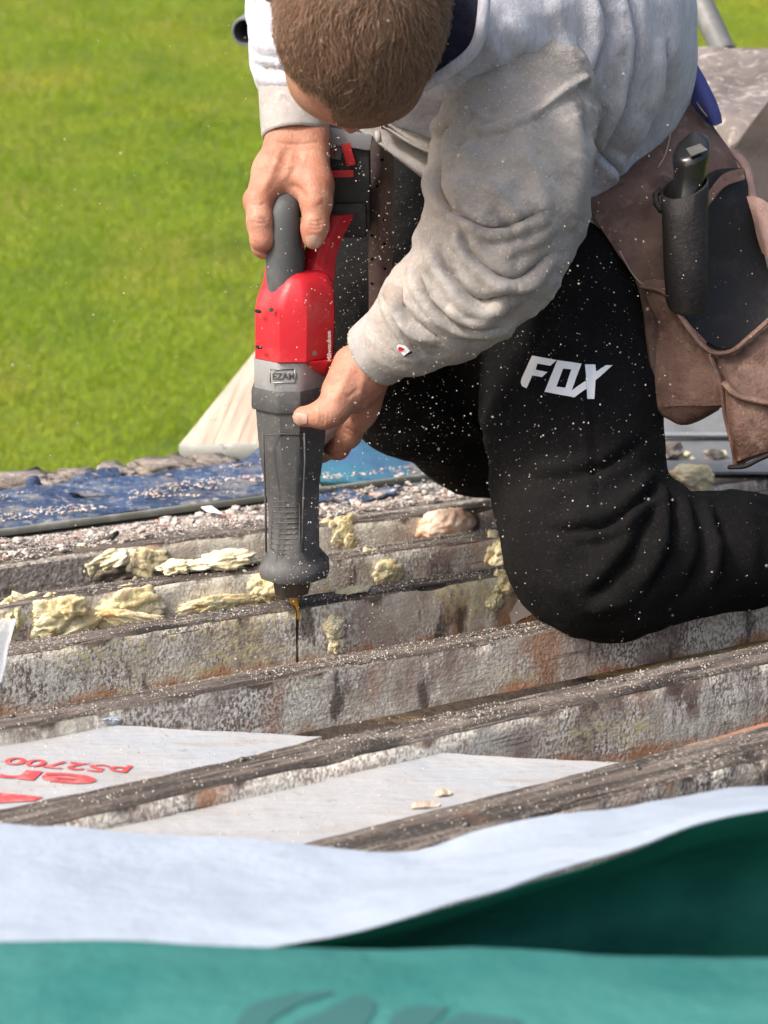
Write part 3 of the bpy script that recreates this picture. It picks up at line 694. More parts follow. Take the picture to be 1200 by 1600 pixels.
# blue membrane lying behind the trim
rows = []
for b, z in ((2.332, .004), (2.345, .008), (2.39, .004), (2.43, .006), (2.47, .008), (2.51, .014)):
    rows.append([JP(a, b+.008*nz((a, b, 0), 6), z+.004+.008*nz((a, b*3, 2), 7)) for a in np.linspace(.3, 1.24, 16)])
v, f = sheet_geo(rows, nu=3, nv=4, thick=.002, wob=.004, wsc=22, world=True)
tag(mobj('blue_membrane', v, f, M['blue'], sharp=60), 'wrinkled blue membrane strip with grit on it left of the saw', 'membrane')
tag(sheet('blue_membrane', [[(500, 680, 2.95), (570, 686, 2.96), (660, 716, 3.0)], [(495, 715, 2.86), (570, 720, 2.87), (656, 735, 2.90)], [(490, 752, 2.75), (570, 752, 2.76), (648, 756, 2.80)]], M['bluegreen'], wob=.004, wsc=15), 'smooth teal blue membrane piece between the saw and the knee', 'membrane')
tag(sheet('blue_membrane', [[(485, 765, 2.72), (570, 768, 2.73), (630, 760, 2.75)], [(480, 785, 2.66), (560, 782, 2.67), (612, 770, 2.70)]], M['blue'], wob=.008, wsc=26), 'small torn blue membrane lip below the teal blue piece', 'membrane')
tag(sheet('grey_membrane', [[(640, 722, 2.92), (720, 738, 2.93), (860, 740, 2.95)], [(640, 765, 2.74), (720, 768, 2.75), (870, 765, 2.78)]], M['gutter'], wob=.004, wsc=18), 'grey lead-like strip behind the crouched man', 'flashing')
# wall-head stones, each one a stone
for i, (x0, x1, yt, yb_, dep, sd_) in enumerate([(-70, 8, 758, 800, .05, 1), (0, 108, 738, 782, .06, 2), (104, 180, 735, 768, .05, 3), (176, 226, 727, 770, .055, 4), (222, 332, 718, 766, .06, 5), (326, 392, 712, 752, .05, 6)]):
    yc = (yt+yb_)/2; xc = (x0+x1)/2; b = 2.535; t0 = None
    d = ray(xc, yb_); t = b/ (d.dot(JY)) if abs(d.dot(JY)) > 1e-6 else 2.9; s = t/F
    c = P(xc, yc+14, t)+JY*.045
    bm = bmesh.new(); bmesh.ops.create_cube(bm, size=2); bmesh.ops.bevel(bm, geom=bm.edges[:], offset=.35, segments=3, affect='EDGES'); bmesh.ops.subdivide_edges(bm, edges=bm.edges[:], cuts=2, use_grid_fill=True)
    for q in bm.verts:
        n = q.co.copy(); r = 1+.26*fbm(n, 1.7, sd_*5.1, 4)
        q.co = c+JX*(n.x*r*(x1-x0)/2*s*1.08)+JY*(n.y*r*dep)+UPZ*(n.z*r*(yb_-yt)/2*s*1.1)
    bmesh.ops.recalc_face_normals(bm, faces=bm.faces[:]); v, f = bmout(bm)
    nmz = ['crumbling pale wall-head stone at the far left edge', 'long grey wall-head stone second from the left', 'tan wall-head stone half covered by dark blue membrane', 'small upright grey wall-head stone', 'long pinkish wall-head stone with black pitted face', 'rightmost tan wall-head stone beside the scaffold plank'][i]
    tag(mobj('wall_stone', v, f, M['stone']), nmz, 'stone', 'stones along the wall head')
def tb_(px, py, b): return b/ray(px, py).dot(JY)
for pxr, lb in (([[(112, 748, 2.535), (150, 732, 2.530), (184, 730, 2.535)], [(108, 762, 2.500), (150, 758, 2.495), (200, 768, 2.475)], [(106, 772, 2.455), (150, 774, 2.445), (206, 776, 2.435)]], 'dark blue membrane flap folded up over a tan stone'),
                 ([[(42, 750, 2.525), (55, 744, 2.525), (66, 756, 2.525)], [(38, 778, 2.485), (55, 780, 2.480), (74, 778, 2.485)]], 'small dark blue membrane scrap on a grey stone'),
                 ([[(338, 726, 2.535), (370, 722, 2.530), (410, 696, 2.535)], [(334, 742, 2.500), (372, 742, 2.495), (414, 726, 2.505)], [(334, 758, 2.455), (372, 760, 2.455), (414, 748, 2.455)]], 'crumpled dark blue membrane end beside the saw')):
    tag(sheet('membrane_flap', [[(x, y, tb_(x, y, b)) for x, y, b in r] for r in pxr], M['blue'], wob=.006, wsc=30, thick=.002), lb, 'membrane')
tag(sheet('white_scrap', [[(314, 792, 2.60), (330, 790, 2.60)], [(322, 798, 2.58), (347, 802, 2.57)]], M['white'], thick=.001), 'small white paper scrap on the blue membrane edge', 'scrap')

# ---- scaffold: boards and tubes behind
def plank(label, x0, x1, y_end, pxr, t0, t1, z):
    a = PZ(x0, y_end, z); wdt = (x1-x0)*a.y/F; d = (PZ(400, 545, .0)-PZ(282, 690, .0)).normalized(); n = Vector((d.y, -d.x, 0))
    rt_ = empty('scaffold_plank', a, label, 'plank', 'scaffold planks')
    v, f = bbox_geo(a+n*wdt/2+d*1.3-UPZ*.019, (n, d, UPZ), (wdt/2, 1.3, .019), .004, 2)
    mobj('board', v, f, M['plank'], rt_)
    v, f = bbox_geo(a+n*wdt/2+d*.012-UPZ*.0195, (n, d, UPZ), (wdt/2+.0025, .0155, .0178), .002, 1)
    mobj('end_band', v, f, M['plank_end'], rt_)
    return rt_
plank('pale scaffold plank with a metal end band left of the saw', 282, 500, 691, 0, 0, 0, .022)
plank('pale scaffold plank mostly hidden behind the saw and the knee', 505, 722, 682, 0, 0, 0, .018)
def tube_thing(label, p, q, r, mat='tube'):
    p, q = Vector(p), Vector(q); d = (q-p).normalized(); n = 28
    x = d.cross(UPZ).normalized(); y = d.cross(x); rings = []
    for (c, rr) in ((q, r), (p+d*.002, r), (p, r-.001), (p, r-.004), (p+d*.35, r-.0045)):
        rings.append([(c+(x*math.cos(2*math.pi*k/n)+y*math.sin(2*math.pi*k/n))*rr)[:] for k in range(n)])
    v, f = lathe_rings(rings); return tag(mobj('scaffold_tube', v, f, M[mat], sharp=40), label, 'scaffold tube', 'scaffold tubes')
tube_thing('open-ended grey scaffold tube poking out behind the raised sleeve', P(383, 50, 3.0), P(640, -150, 4.6), .0235)
tube_thing('grey scaffold tube crossing the grass at the top right', P(1132, 84, 3.6), P(1010, -180, 3.8), .0235, 'tube_dark')
# slate slabs at the upper right and the gutter below them
tag(sheet('slate_slab', [[(1080, 72, 3.45), (1140, 74, 3.4), (1270, 78, 3.35)], [(1092, 140, 3.2), (1150, 145, 3.15), (1270, 150, 3.1)], [(1105, 178, 3.05), (1160, 182, 3.0), (1270, 185, 3.0)], [(1115, 260, 3.0), (1165, 260, 2.95), (1270, 260, 2.95)]], M['slab'], thick=.03, wob=.006, wsc=14), 'mottled brown stone slab behind the tool pouch', 'stone slab')
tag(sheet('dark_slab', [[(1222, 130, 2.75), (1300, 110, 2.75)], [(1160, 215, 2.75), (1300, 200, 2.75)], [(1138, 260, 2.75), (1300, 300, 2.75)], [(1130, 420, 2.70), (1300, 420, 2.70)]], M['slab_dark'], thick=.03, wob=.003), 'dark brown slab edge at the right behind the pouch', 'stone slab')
gr = empty('gutter', P(1100, 740, 2.95), 'grey gutter trough with rubble in it behind the tool pouch', 'gutter')
gp = [(650, 3.16), (668, 3.12), (681, 3.06)]
def strip(name, prof, x0, x1, mat, **k):
    rows = [[(x0, y, t), ((x0+x1)/2, y, t), (x1, y, t)] for y, t in prof]; return sheet(name, rows, mat, gr, **k)
strip('back_plate', [(596, 3.06), (640, 3.035), (676, 3.00)], 990, 1300, M['gutter'], thick=.004, wob=.001)
strip('rim', [(675, 2.995), (680, 2.98), (685, 2.99)], 990, 1300, M['alu'], thick=.004)
strip('trough', [(686, 2.995), (698, 2.965), (712, 2.91), (722, 2.865), (737, 2.80)], 990, 1300, M['gutter'], thick=.004)
pts = [PZ(x, y, .0)+UPZ*.05 for x, y in ()]
rub = []
for (x, y, s, sd_) in ((1048, 706, .018, 1), (1062, 714, .006, 2), (1072, 710, .007, 3), (1080, 716, .005, 4), (1115, 712, .014, 5), (1066, 718, .005, 6), (1128, 710, .007, 7)):
    c = P(x, y, 2.89)
    tag(mobj('rubble_piece', *lump_geo(c, ((1, 0, 0), (0, 1, 0), (0, 0, 1)), (s*1.2, s, s*.8), sd_*2.3, .6, 2), M['stone' if sd_ in (1, 5) else 'foam_pale'], smooth=False), ['largest grey rubble chip at the left of the gutter', 'tiny pale chip in the gutter beside the large grey chip', 'pale chip in the middle of the gutter rubble', 'rightmost pale chip of the gutter rubble cluster', 'dark grey rubble chip at the right of the gutter', 'lowest tiny pale chip in the gutter', 'pale chip right of the dark grey rubble chip'][sd_-1], 'rubble', 'rubble in the gutter')

# ---- foreground membrane: white fold, hollow with its shade coloured green, teal front
mem = empty('roofing_membrane', P(600, 1480, 1.1), 'folded teal roofing membrane with white underside in the foreground', 'membrane')
sheet('white_fold', [
    [(-520, 1270, 1.44), (0, 1285, 1.43), (250, 1303, 1.42), (500, 1325, 1.40), (640, 1328, 1.39), (760, 1292, 1.40), (950, 1262, 1.43), (1200, 1230, 1.46), (1750, 1205, 1.48)],
    [(-520, 1340, 1.35), (0, 1352, 1.345), (250, 1368, 1.34), (500, 1372, 1.335), (640, 1362, 1.335), (760, 1330, 1.35), (950, 1290, 1.38), (1200, 1240, 1.41), (1750, 1212, 1.43)],
    [(-520, 1440, 1.24), (0, 1440, 1.24), (250, 1448, 1.235), (450, 1440, 1.24), (600, 1412, 1.25), (760, 1372, 1.28), (950, 1318, 1.32), (1200, 1250, 1.36), (1750, 1215, 1.38)],
    [(-520, 1500, 1.185), (0, 1500, 1.185), (250, 1500, 1.19), (430, 1476, 1.20), (600, 1440, 1.215), (760, 1394, 1.245), (950, 1338, 1.29), (1200, 1264, 1.34), (1750, 1225, 1.36)]],
    M['white_mem'], mem, nu=6, nv=8, thick=.0012, wob=.0035, wsc=11)
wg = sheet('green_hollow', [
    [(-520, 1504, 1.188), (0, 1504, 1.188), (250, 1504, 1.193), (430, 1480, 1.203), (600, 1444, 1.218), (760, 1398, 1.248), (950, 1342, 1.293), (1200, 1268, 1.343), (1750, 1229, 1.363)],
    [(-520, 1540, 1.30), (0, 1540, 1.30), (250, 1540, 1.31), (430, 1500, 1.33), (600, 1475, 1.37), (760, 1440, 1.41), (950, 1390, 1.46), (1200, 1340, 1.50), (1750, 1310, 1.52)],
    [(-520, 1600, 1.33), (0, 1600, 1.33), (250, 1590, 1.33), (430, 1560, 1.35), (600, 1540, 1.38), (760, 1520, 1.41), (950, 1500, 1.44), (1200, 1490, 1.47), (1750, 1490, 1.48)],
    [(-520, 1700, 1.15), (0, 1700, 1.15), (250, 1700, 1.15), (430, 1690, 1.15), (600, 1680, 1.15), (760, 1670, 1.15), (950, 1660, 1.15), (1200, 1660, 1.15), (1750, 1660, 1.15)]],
    M['green_shade'], mem, nu=5, nv=6, thick=.0012, wob=.004, wsc=8)
tv, tf = sheet_geo([
    [(-520, 1467, 1.075), (0, 1470, 1.075), (430, 1478, 1.075), (800, 1487, 1.078), (1200, 1497, 1.08), (1750, 1500, 1.08)],
    [(-520, 1480, 1.055), (0, 1484, 1.055), (430, 1492, 1.055), (800, 1500, 1.058), (1200, 1510, 1.06), (1750, 1513, 1.06)],
    [(-520, 1580, .985), (0, 1580, .985), (430, 1585, .985), (800, 1590, .985), (1200, 1598, .985), (1750, 1598, .985)],
    [(-520, 1760, .90), (0, 1760, .90), (430, 1760, .90), (800, 1760, .90), (1200, 1760, .90), (1750, 1760, .90)],
    [(-520, 1990, .84), (0, 1990, .84), (430, 1990, .84), (800, 1990, .84), (1200, 1990, .84), (1750, 1990, .84)]], nu=6, nv=6, thick=.0012, wob=.003, wsc=9)
tf_o = mobj('teal_front', tv, tf, M['teal'], mem, sharp=60); tbv = bvh_of(tv, tf)
def ellp(cx, cy, a, b, rot, n=26): 
    c, s = math.cos(rot), math.sin(rot); return [(cx+a*math.cos(2*math.pi*i/n)*c-b*math.sin(2*math.pi*i/n)*s, cy+a*math.cos(2*math.pi*i/n)*s+b*math.sin(2*math.pi*i/n)*c) for i in range(n)]
dg_ = [drape_geo([[(372, 1592), (385, 1577), (410, 1565), (450, 1555), (520, 1551), (522, 1554), (470, 1570), (425, 1595), (405, 1640), (360, 1640)]], tbv, .001, 9),
       drape_geo([[(460, 1600), (500, 1584), (545, 1562), (550, 1556), (572, 1558), (588, 1570), (582, 1590), (560, 1620), (520, 1650), (440, 1650)]], tbv, .001, 9),
       drape_geo([[(612, 1588), (640, 1574), (700, 1576), (690, 1588), (668, 1610), (640, 1650), (590, 1650)]], tbv, .001, 9),
       drape_geo([[(690, 1600), (722, 1584), (812, 1594), (830, 1650), (660, 1650)]], tbv, .001, 9)]
v, f = merge(dg_); mobj('dark_lettering', v, f, M['teal_print'], tf_o)

# ================================================================== THE SAW
Pb = P(459, 905, 2.165); Pt = P(442, 312, 2.05)
SW = (Pt-Pb).normalized(); SU = (Vector((1, 0, 0))-SW*SW.x).normalized(); SV = SU.cross(SW)       # SV towards the camera
SL = (Pt-Pb).length
def sfrac(y): return (905-y)/593.0
def st(y): return 2.165-.115*sfrac(y)
def sax(y): return 459-17*sfrac(y)
def sp(x, y, dv=0.0): return Pb+SW*(SL*sfrac(y))+SU*((x-sax(y))*st(y)/F)+SV*dv
def oct_ring(y, xl, xr, b, ch=.35, cv=0.0, rnd=.22):
    s = st(y)/F; a = (xr-xl)/2*s; cu = ((xl+xr)/2-sax(y))*s; o = Pb+SW*(SL*sfrac(y))+SU*cu+SV*cv
    k = min(a, b)*2*ch; pts = [(a-k, b), (-(a-k), b), (-a, b-k), (-a, -(b-k)), (-(a-k), -b), (a-k, -b), (a, -(b-k)), (a, b-k)]
    out = []; n = len(pts)
    for i, p in enumerate(pts):         # soften each corner
        p = np.array(p); q0 = np.array(pts[i-1]); q1 = np.array(pts[(i+1) % n])
        for e in (p+(q0-p)*rnd, p*.86+.07*(q0*rnd+p*(1-rnd))+.07*(q1*rnd+p*(1-rnd)), p+(q1-p)*rnd): out.append((o+SU*float(e[0])+SV*float(e[1]))[:])
    return out
def loft(name, secs, mat, parent, sharp=38): v, f = lathe_rings([oct_ring(*s) for s in secs]); return mobj(name, v, f, mat, parent, sharp=sharp)
saw = empty('reciprocating_saw', Pb, 'red and dark grey cordless reciprocating saw held upright on the sawn joist', 'power saw')
boot = loft('front_boot', [(898, 416, 504, .040, .3, 0, .48), (895, 409, 512, .044, .3, 0, .48), (888, 406, 515, .046, .3, 0, .48), (878, 407, 514, .046, .3, 0, .48), (870, 414, 507, .043, .3, 0, .46), (860, 420, 499, .040, .34, 0, .4), (800, 420, 498, .038, .42), (762, 418, 498, .039, .40), (735, 413, 501, .041, .38), (708, 408, 505, .044, .36), (670, 404, 508, .046, .36), (630, 401, 510, .047, .36), (612, 400, 511, .047, .36)], M['rubber'], saw)
loft('boot_band', [(624, 396, 511, .049, .34), (620, 394, 512, .050, .34), (596, 394, 512, .050, .34), (591, 396, 511, .049, .34)], M['rubber'], saw)
# grip ribs and panel line on the boot face
for i in range(9):
    y = 772+i*8.5; v, f = ring_tube([sp(426, y, .036), sp(434, y+.6, .0385), sp(450, y+1, .0388), sp(462, y+.8, .0386), sp(468, y, .038)], .0007, 6); mobj('rib', v, f, M['rubber'], boot)
pl = [(428, 768), (436, 764), (460, 764), (470, 769), (470, 838), (464, 848), (436, 848), (426, 838), (427, 775)]
v, f = ring_tube([sp(x, y, .0387 if 430 < x < 466 else .0378) for x, y in pl], .0007, 6); mobj('panel_line', v, f, M['rubber'], boot)
for xx in (415, 478):
    v, f = ring_tube([sp(xx, 655, .0468), sp(xx+1, 700, .0452), sp(xx+(3 if xx < 440 else -2), 760, .0396), sp(xx+(4 if xx < 440 else -3), 845, .0388)], .0012, 6); mobj('moulded_line', v, f, M['rubber'], boot)
v, f = ring_tube([sp(415, 658, .0468), sp(445, 656, .047), sp(478, 658, .0468)], .0008, 6); mobj('moulded_line', v, f, M['rubber'], boot)
shoe = loft('shoe', [(928, 432, 478, .018, .3), (926, 430, 482, .020, .3), (890, 426, 490, .028, .3)], M['steel'], saw)
col_ = loft('collar', [(604, 400, 509, .0465, .34), (600, 399, 509, .0475, .34), (548, 398, 509, .0478, .34), (544, 399, 508, .047, .34)], M['alu'], saw)
def on_saw_text(name, txt, size, x, y, dv, mat, parent, rot=0, bold=0, xd=None, yd=None):
    xd = xd or (SU*math.cos(rot)-SW*math.sin(rot)); yd = yd or (SU*math.sin(rot)+SW*math.cos(rot))
    return text_on_plane(name, txt, size, sp(x, y, dv), xd, yd, 0, mat, parent, bold)
c0 = sp(445, 567, .0478)
for dx_, dy_, hw, hh in ((0, 10, 19, .8), (0, -10, 19, .8), (-19, 0, .8, 10.8), (19, 0, .8, 10.8)):
    v, f = bbox_geo(sp(445+dx_, 567+dy_, .0478), (SU, SW, SV), (hw*st(567)/F, hh*st(567)/F, .0006), 0); mobj('badge_frame', v, f, M['steel'] if dx_ < 0 or dy_ < 0 else M['alu'], col_)
on_saw_text('badge_lettering', 'EZAMI', .0102, 429, 572, .0483, M['steel'], col_, bold=.0002)
body = loft('red_housing', [(548, 401, 518, .049, .33), (545, 400, 521, .052, .33), (520, 400, 522, .053, .33), (475, 400, 523, .054, .33), (458, 402, 522, .053, .34), (446, 406, 521, .051, .36), (434, 411, 519, .048, .38), (424, 415, 514, .043, .42), (416, 424, 500, .034, .45)], M['red'], saw)
v, f = lathe_rings([oct_ring(546, 470, 523, .038, .3, .012), oct_ring(560, 484, 520, .030, .3, .010), oct_ring(574, 500, 514, .018, .3, .006)]); mobj('red_skirt', v, f, M['red'], body, sharp=35)
for (x, y) in ((411, 470), (412, 524)):
    v, f = lump_geo(sp(x-4, y, .0425), ((SU+SV).normalized(), SW, (SV-SU).normalized()), (.0055, .0022, .0014), 3, .05, 3); mobj('vent_slot', v, f, M['darkhole'], body)
on_saw_text('side_lettering', 'Milwaukee', .0085, 519, 548, .041, M['white'], body, rot=-math.pi/2, bold=.0002, xd=SW, yd=(SU*.75-SV*.66).normalized()*-1)
for (x, y, dv) in ((428, 466, .0537), (494, 532, .0530)):
    v, f = ring_tube([sp(x, y, dv-.003), sp(x, y, dv+.0003)], .0026, 14); sc_ = mobj('screw', v, f, M['steel'], body, sharp=40)
# red shoulder running up beside the grip to the battery
v, f = lathe_rings([oct_ring(456, 462, 520, .040, .4, -.006), oct_ring(430, 468, 522, .034, .4, -.016), oct_ring(405, 470, 524, .030, .4, -.026), oct_ring(375, 480, 534, .028, .4, -.040), oct_ring(352, 492, 548, .030, .4, -.056), oct_ring(342, 498, 552, .030, .4, -.064)])
mobj('red_shoulder', v, f, M['red'], body, sharp=40)
# grip: rubber bar coming up out of the housing and bending back over
gpts = catmull([sp(447, 452, .022), sp(446, 430, .020), sp(445, 390, .018), sp(444, 350, .014), sp(444, 334, .008), sp(447, 323, -.006), sp(456, 318, -.028), sp(475, 316, -.060), sp(505, 318, -.092)], 6)
v, f = ring_tube(gpts, [.0195*(1+.05*math.sin(i*.2)) for i in range(len(gpts))], 20, up=(0, -1, 0)); grip = mobj('grip', v, f, M['grip'], saw)
v, f = lathe_rings([oct_ring(452, 408, 480, .036, .4, .006), oct_ring(435, 412, 477, .030, .4, .010), oct_ring(420, 414, 474, .026, .4, .008), oct_ring(404, 416, 472, .022, .4, .004)]); mobj('grip_socket', v, f, M['red'], body, sharp=40)
v, f = bbox_geo(sp(470, 372, .004), (SU, SW, SV), (.0035, .020, .010), .002); mobj('red_side_strip', v, f, M['red'], grip)
v, f = bbox_geo(sp(470, 402, .006), (SU, SW, SV), (.0045, .016, .008), .002); mobj('trigger', v, f, M['blackplas'], grip)
# battery pack
bat = mobj('battery', *bbox_geo(sp(537, 296, -.10), (SU, SW, SV), (.029, .055, .045), .006), M['blackplas'], saw, sharp=40)
mobj('top_plate', *bbox_geo(sp(534, 228, -.095), ((SU*.985-SW*.17).normalized(), (SW*.985+SU*.17).normalized(), SV), (.033, .009, .046), .003), M['greyplas'], bat, sharp=40)
mobj('top_plate', *bbox_geo(sp(530, 217, -.11), ((SU*.985-SW*.17).normalized(), (SW*.985+SU*.17).normalized(), SV), (.034, .005, .04), .003), M['greyplas'], bat, sharp=40)
mobj('red_latch', *bbox_geo(sp(543, 252, -.052), ((SU*.95+SW*.25).normalized(), (SW*.95-SU*.25).normalized(), SV), (.0055, .013, .004), .002), M['red'], bat, sharp=40)
mobj('red_band', *bbox_geo(sp(526, 281, -.056), (SU, SW, SV), (.018, .004, .006), .001), M['red'], bat, sharp=40)
mobj('label_plate', *bbox_geo(sp(512, 238, -.053), ((SU*.98-SW*.2).normalized(), (SW*.98+SU*.2).normalized(), SV), (.016, .014, .001), .0006), M['label'], bat, sharp=40)
for a, b in (((502, 224), (530, 226)), ((530, 226), (521, 252)), ((521, 252), (505, 244)), ((505, 231), (524, 232))):
    v, f = ring_tube([sp(*a, -.0512), sp(*b, -.0512)], .0006, 5); mobj('label_line', v, f, M['redlabel'], bat)
on_saw_text('label_lettering', 'M18', .007, 506, 241, -.0505, M['white'], bat, bold=.0002)
mobj('handle_foot', *bbox_geo(sp(536, 352, -.085), (SU, SW, SV), (.026, .020, .036), .006), M['blackplas'], saw, sharp=40)
# blade in the kerf
bd = Vector(J3['d']); v, f = bbox_geo(Pb+SW*(-.012)+SV*.002, (bd, Vector(J3['n']), UPZ), (.0009, .0095, .034), 0)
bl = mobj('saw_blade', v, f, M['blade_y'], saw, smooth=False)
bm = bmesh.new(); tv_ = []
for k in range(15):
    z = -.044+k*.0042; o = Pb+Vector(J3['n'])*(-.0095)+UPZ*z
    a = bm.verts.new(o+bd*.0009); b = bm.verts.new(o-bd*.0009); c = bm.verts.new(o+UPZ*.0042+bd*.0009); d2 = bm.verts.new(o+UPZ*.0042-bd*.0009); e = bm.verts.new(o+UPZ*.0010-Vector(J3['n'])*.0026)
    for q in ((a, b, e), (c, e, d2), (a, e, c), (b, d2, e)): bm.faces.new(q)
v, f = bmout(bm); mobj('teeth', v, f, M['blade_y'], bl, smooth=False)

# ================================================================== THE MAN
man = empty('person', PZ(930, 968), 'kneeling man in grey sweatshirt and black trousers pressing the saw down', 'person')
# ---- head, looking down: crown towards the camera, face axis pointing down the picture
HC = P(563, 32, 1.80)
hu = (CAM-HC).normalized()*.985+Vector((0, 0, -.16)); hu.normalize()              # up out of the crown
hf = (Vector((0, 0, -1))-hu*Vector((0, 0, -1)).dot(hu)).normalized(); he = hu.cross(hf)      # he: towards image left/right
if he.x < 0: he = -he
ROLL = R(-5); hf, he = (hf*math.cos(ROLL)+he*math.sin(ROLL)).normalized(), (he*math.cos(ROLL)-hf*math.sin(ROLL)).normalized()
HR = np.array([he[:], hf[:], hu[:]])
def H(e, f_, u): return HC+he*e+hf*f_+hu*u
b = SDF()
b.ell(H(0, -.012, 0), (.082, .103, .088), HR, .02)                 # cranium
b.ell(H(0, .040, -.045), (.066, .060, .075), HR, .03)              # face
b.ell(H(0, .070, -.015), (.058, .030, .045), HR, .03)              # forehead
b.ell(H(0, .030, -.115), (.050, .052, .035), HR, .03)              # jaw
b.rc(H(0, .088, -.030), .007, H(0, .112, -.062), .0125, .010)      # nose
b.ell(H(.013, .098, -.062), (.008, .010, .007), HR, .006); b.ell(H(-.013, .098, -.062), (.008, .010, .007), HR, .006)
for sgn in (-1, 1):
    b.rc(H(sgn*.012, .092, -.022), .008, H(sgn*.048, .072, -.020), .008, .012)   # brow
    b.ell(H(sgn*.044, .066, -.062), (.020, .020, .016), HR, .015)                # cheek
    b.cut(H(sgn*.031, .092, -.042), (.014, .010, .010), HR, .012)                # eye socket
    b.ell(H(sgn*.031, .080, -.042), (.012, .012, .011), HR, .004)                # eyeball lid
b.rc(H(-.020, .090, -.098), .006, H(.020, .090, -.098), .006, .01)               # lips
b.ell(H(0, .078, -.125), (.020, .018, .014), HR, .015)                           # chin
NB_ = P(690, -70, 2.06)
b.rc(H(0, -.03, -.06), .056, NB_, .062, .02)
b.chain([(690, -70, 2.08, 110), (820, 20, 2.25, 150), (900, 120, 2.33, 140)], .03)     # trunk inside the sweatshirt
b.chain([(800, 150, 2.05, 60), (770, 360, 2.0, 52), (735, 440, 2.0, 48), (640, 520, 2.03, 36)], .02)
b.chain([(610, -80, 2.2, 60), (470, -60, 2.16, 50), (462, 120, 2.08, 36)], .02)
hv, hq = b.mesh(.004, 3)
# ---- hands with five fingers each (finer skin of the same body)
g = SDF()     # his right hand, over the top of the grip
K = .009
g.chain([(462, 120, 2.085, 36), (464, 190, 2.075, 37), (463, 218, 2.07, 38)], .01)
g.chain([(448, 215, 2.07, 32), (422, 290, 2.055, 28)], .016); g.chain([(452, 215, 2.085, 28), (428, 296, 2.085, 24)], .012); g.chain([(480, 215, 2.07, 30), (462, 290, 2.075, 24)], .014); g.chain([(470, 215, 2.08, 28), (446, 290, 2.10, 24)], .012)
g.chain([(486, 220, 2.065, 27), (492, 290, 2.042, 26), (494, 318, 2.034, 24)], .014)
g.chain([(494, 318, 2.034, 22), (493, 350, 2.030, 18)], K); g.chain([(493, 350, 2.030, 18), (491, 358, 2.030, 18.2)], K); g.chain([(491, 358, 2.030, 18), (489, 374, 2.030, 15.5)], K)      # thumb
g.chain([(425, 268, 2.055, 30), (480, 280, 2.05, 24)], .014)
g.chain([(448, 290, 2.062, 18), (478, 300, 2.052, 16)], .012)                                                                       # web
def finger(s, pts, k=K):
    for a, b_ in zip(pts, pts[1:]): s.chain([a, b_], k)
finger(g, [(412, 300, 2.047, 24), (405, 313, 2.040, 21), (406, 345, 2.032, 18.5), (410, 374, 2.035, 17.5), (424, 386, 2.062, 15), (444, 384, 2.082, 13)])
finger(g, [(412, 304, 2.075, 22), (403, 314, 2.070, 21), (406, 352, 2.062, 18.5), (412, 384, 2.070, 17), (428, 392, 2.095, 15), (448, 388, 2.11, 13)])
finger(g, [(414, 306, 2.105, 21), (406, 316, 2.10, 20), (408, 352, 2.095, 17), (416, 380, 2.105, 16), (434, 386, 2.125, 14), (452, 380, 2.138, 12)])
finger(g, [(420, 308, 2.13, 19), (412, 318, 2.128, 17), (414, 346, 2.125, 15), (424, 368, 2.135, 14), (442, 372, 2.15, 12)])
rv, rq = g.mesh(.0016, 2)
g = SDF()     # his left hand, round the boot
g.chain([(640, 520, 2.03, 36), (600, 556, 2.045, 37), (578, 576, 2.052, 37)], .01)
g.chain([(585, 560, 2.06, 36), (560, 600, 2.065, 32), (552, 616, 2.06, 28)], .014)
g.chain([(578, 590, 2.085, 30), (568, 636, 2.10, 26)], .014); g.chain([(582, 590, 2.105, 26), (574, 625, 2.13, 22)], .012)
g.chain([(545, 566, 2.052, 24), (528, 606, 2.046, 23)], .014)
g.chain([(560, 590, 2.05, 30), (532, 622, 2.045, 25)], .014)
g.chain([(536, 616, 2.042, 26), (520, 640, 2.036, 24)], K); g.chain([(520, 640, 2.036, 24), (506, 648, 2.036, 20.5)], K); g.chain([(506, 648, 2.036, 20), (474, 651, 2.042, 16.5)], K)   # thumb
finger(g, [(565, 632, 2.095, 25), (560, 650, 2.10, 21), (545, 680, 2.118, 18), (528, 700, 2.14, 16.5), (502, 706, 2.178, 15), (476, 704, 2.19, 13)])
finger(g, [(570, 622, 2.12, 23), (566, 645, 2.13, 20), (548, 672, 2.15, 18), (526, 688, 2.172, 16), (500, 692, 2.196, 15), (474, 690, 2.20, 13)])
finger(g, [(572, 610, 2.135, 22), (566, 632, 2.15, 19), (546, 654, 2.17, 17), (522, 668, 2.19, 15), (496, 672, 2.202, 14), (474, 672, 2.204, 12)])
finger(g, [(572, 598, 2.14, 20), (566, 616, 2.155, 17), (546, 634, 2.175, 15), (522, 644, 2.19, 14), (500, 648, 2.2, 12)])
lv, lq = g.mesh(.0016, 2)
strk_r = [([(440, 230), (425, 270), (408, 302)], 6, .0014, 'ridge'), ([(458, 232), (452, 262), (440, 288)], 6, .0012, 'ridge'), ([(428, 245), (446, 262), (470, 256)], 3, .0009, 'ridge'), ([(480, 240), (470, 268)], 3.5, .0010, 'ridge'),
    ([(482, 350), (493, 353), (505, 349)], 2.2, .0014, 'valley'), ([(482, 356), (493, 359), (504, 355)], 2, .0012, 'valley'), ([(483, 345), (493, 347), (505, 343)], 2, .0009, 'valley'), ([(394, 345), (406, 349), (418, 346)], 2.2, .0010, 'valley'), ([(394, 340), (406, 343), (418, 340)], 2, .0008, 'valley'), ([(392, 318), (404, 322), (416, 316)], 2, .0007, 'valley'), ([(486, 296), (500, 318)], 9, .0014, 'ridge'), ([(452, 288), (468, 296), (478, 310)], 5, .0018, 'valley'), ([(424, 222), (460, 226), (500, 222)], 2.5, .0008, 'valley')]
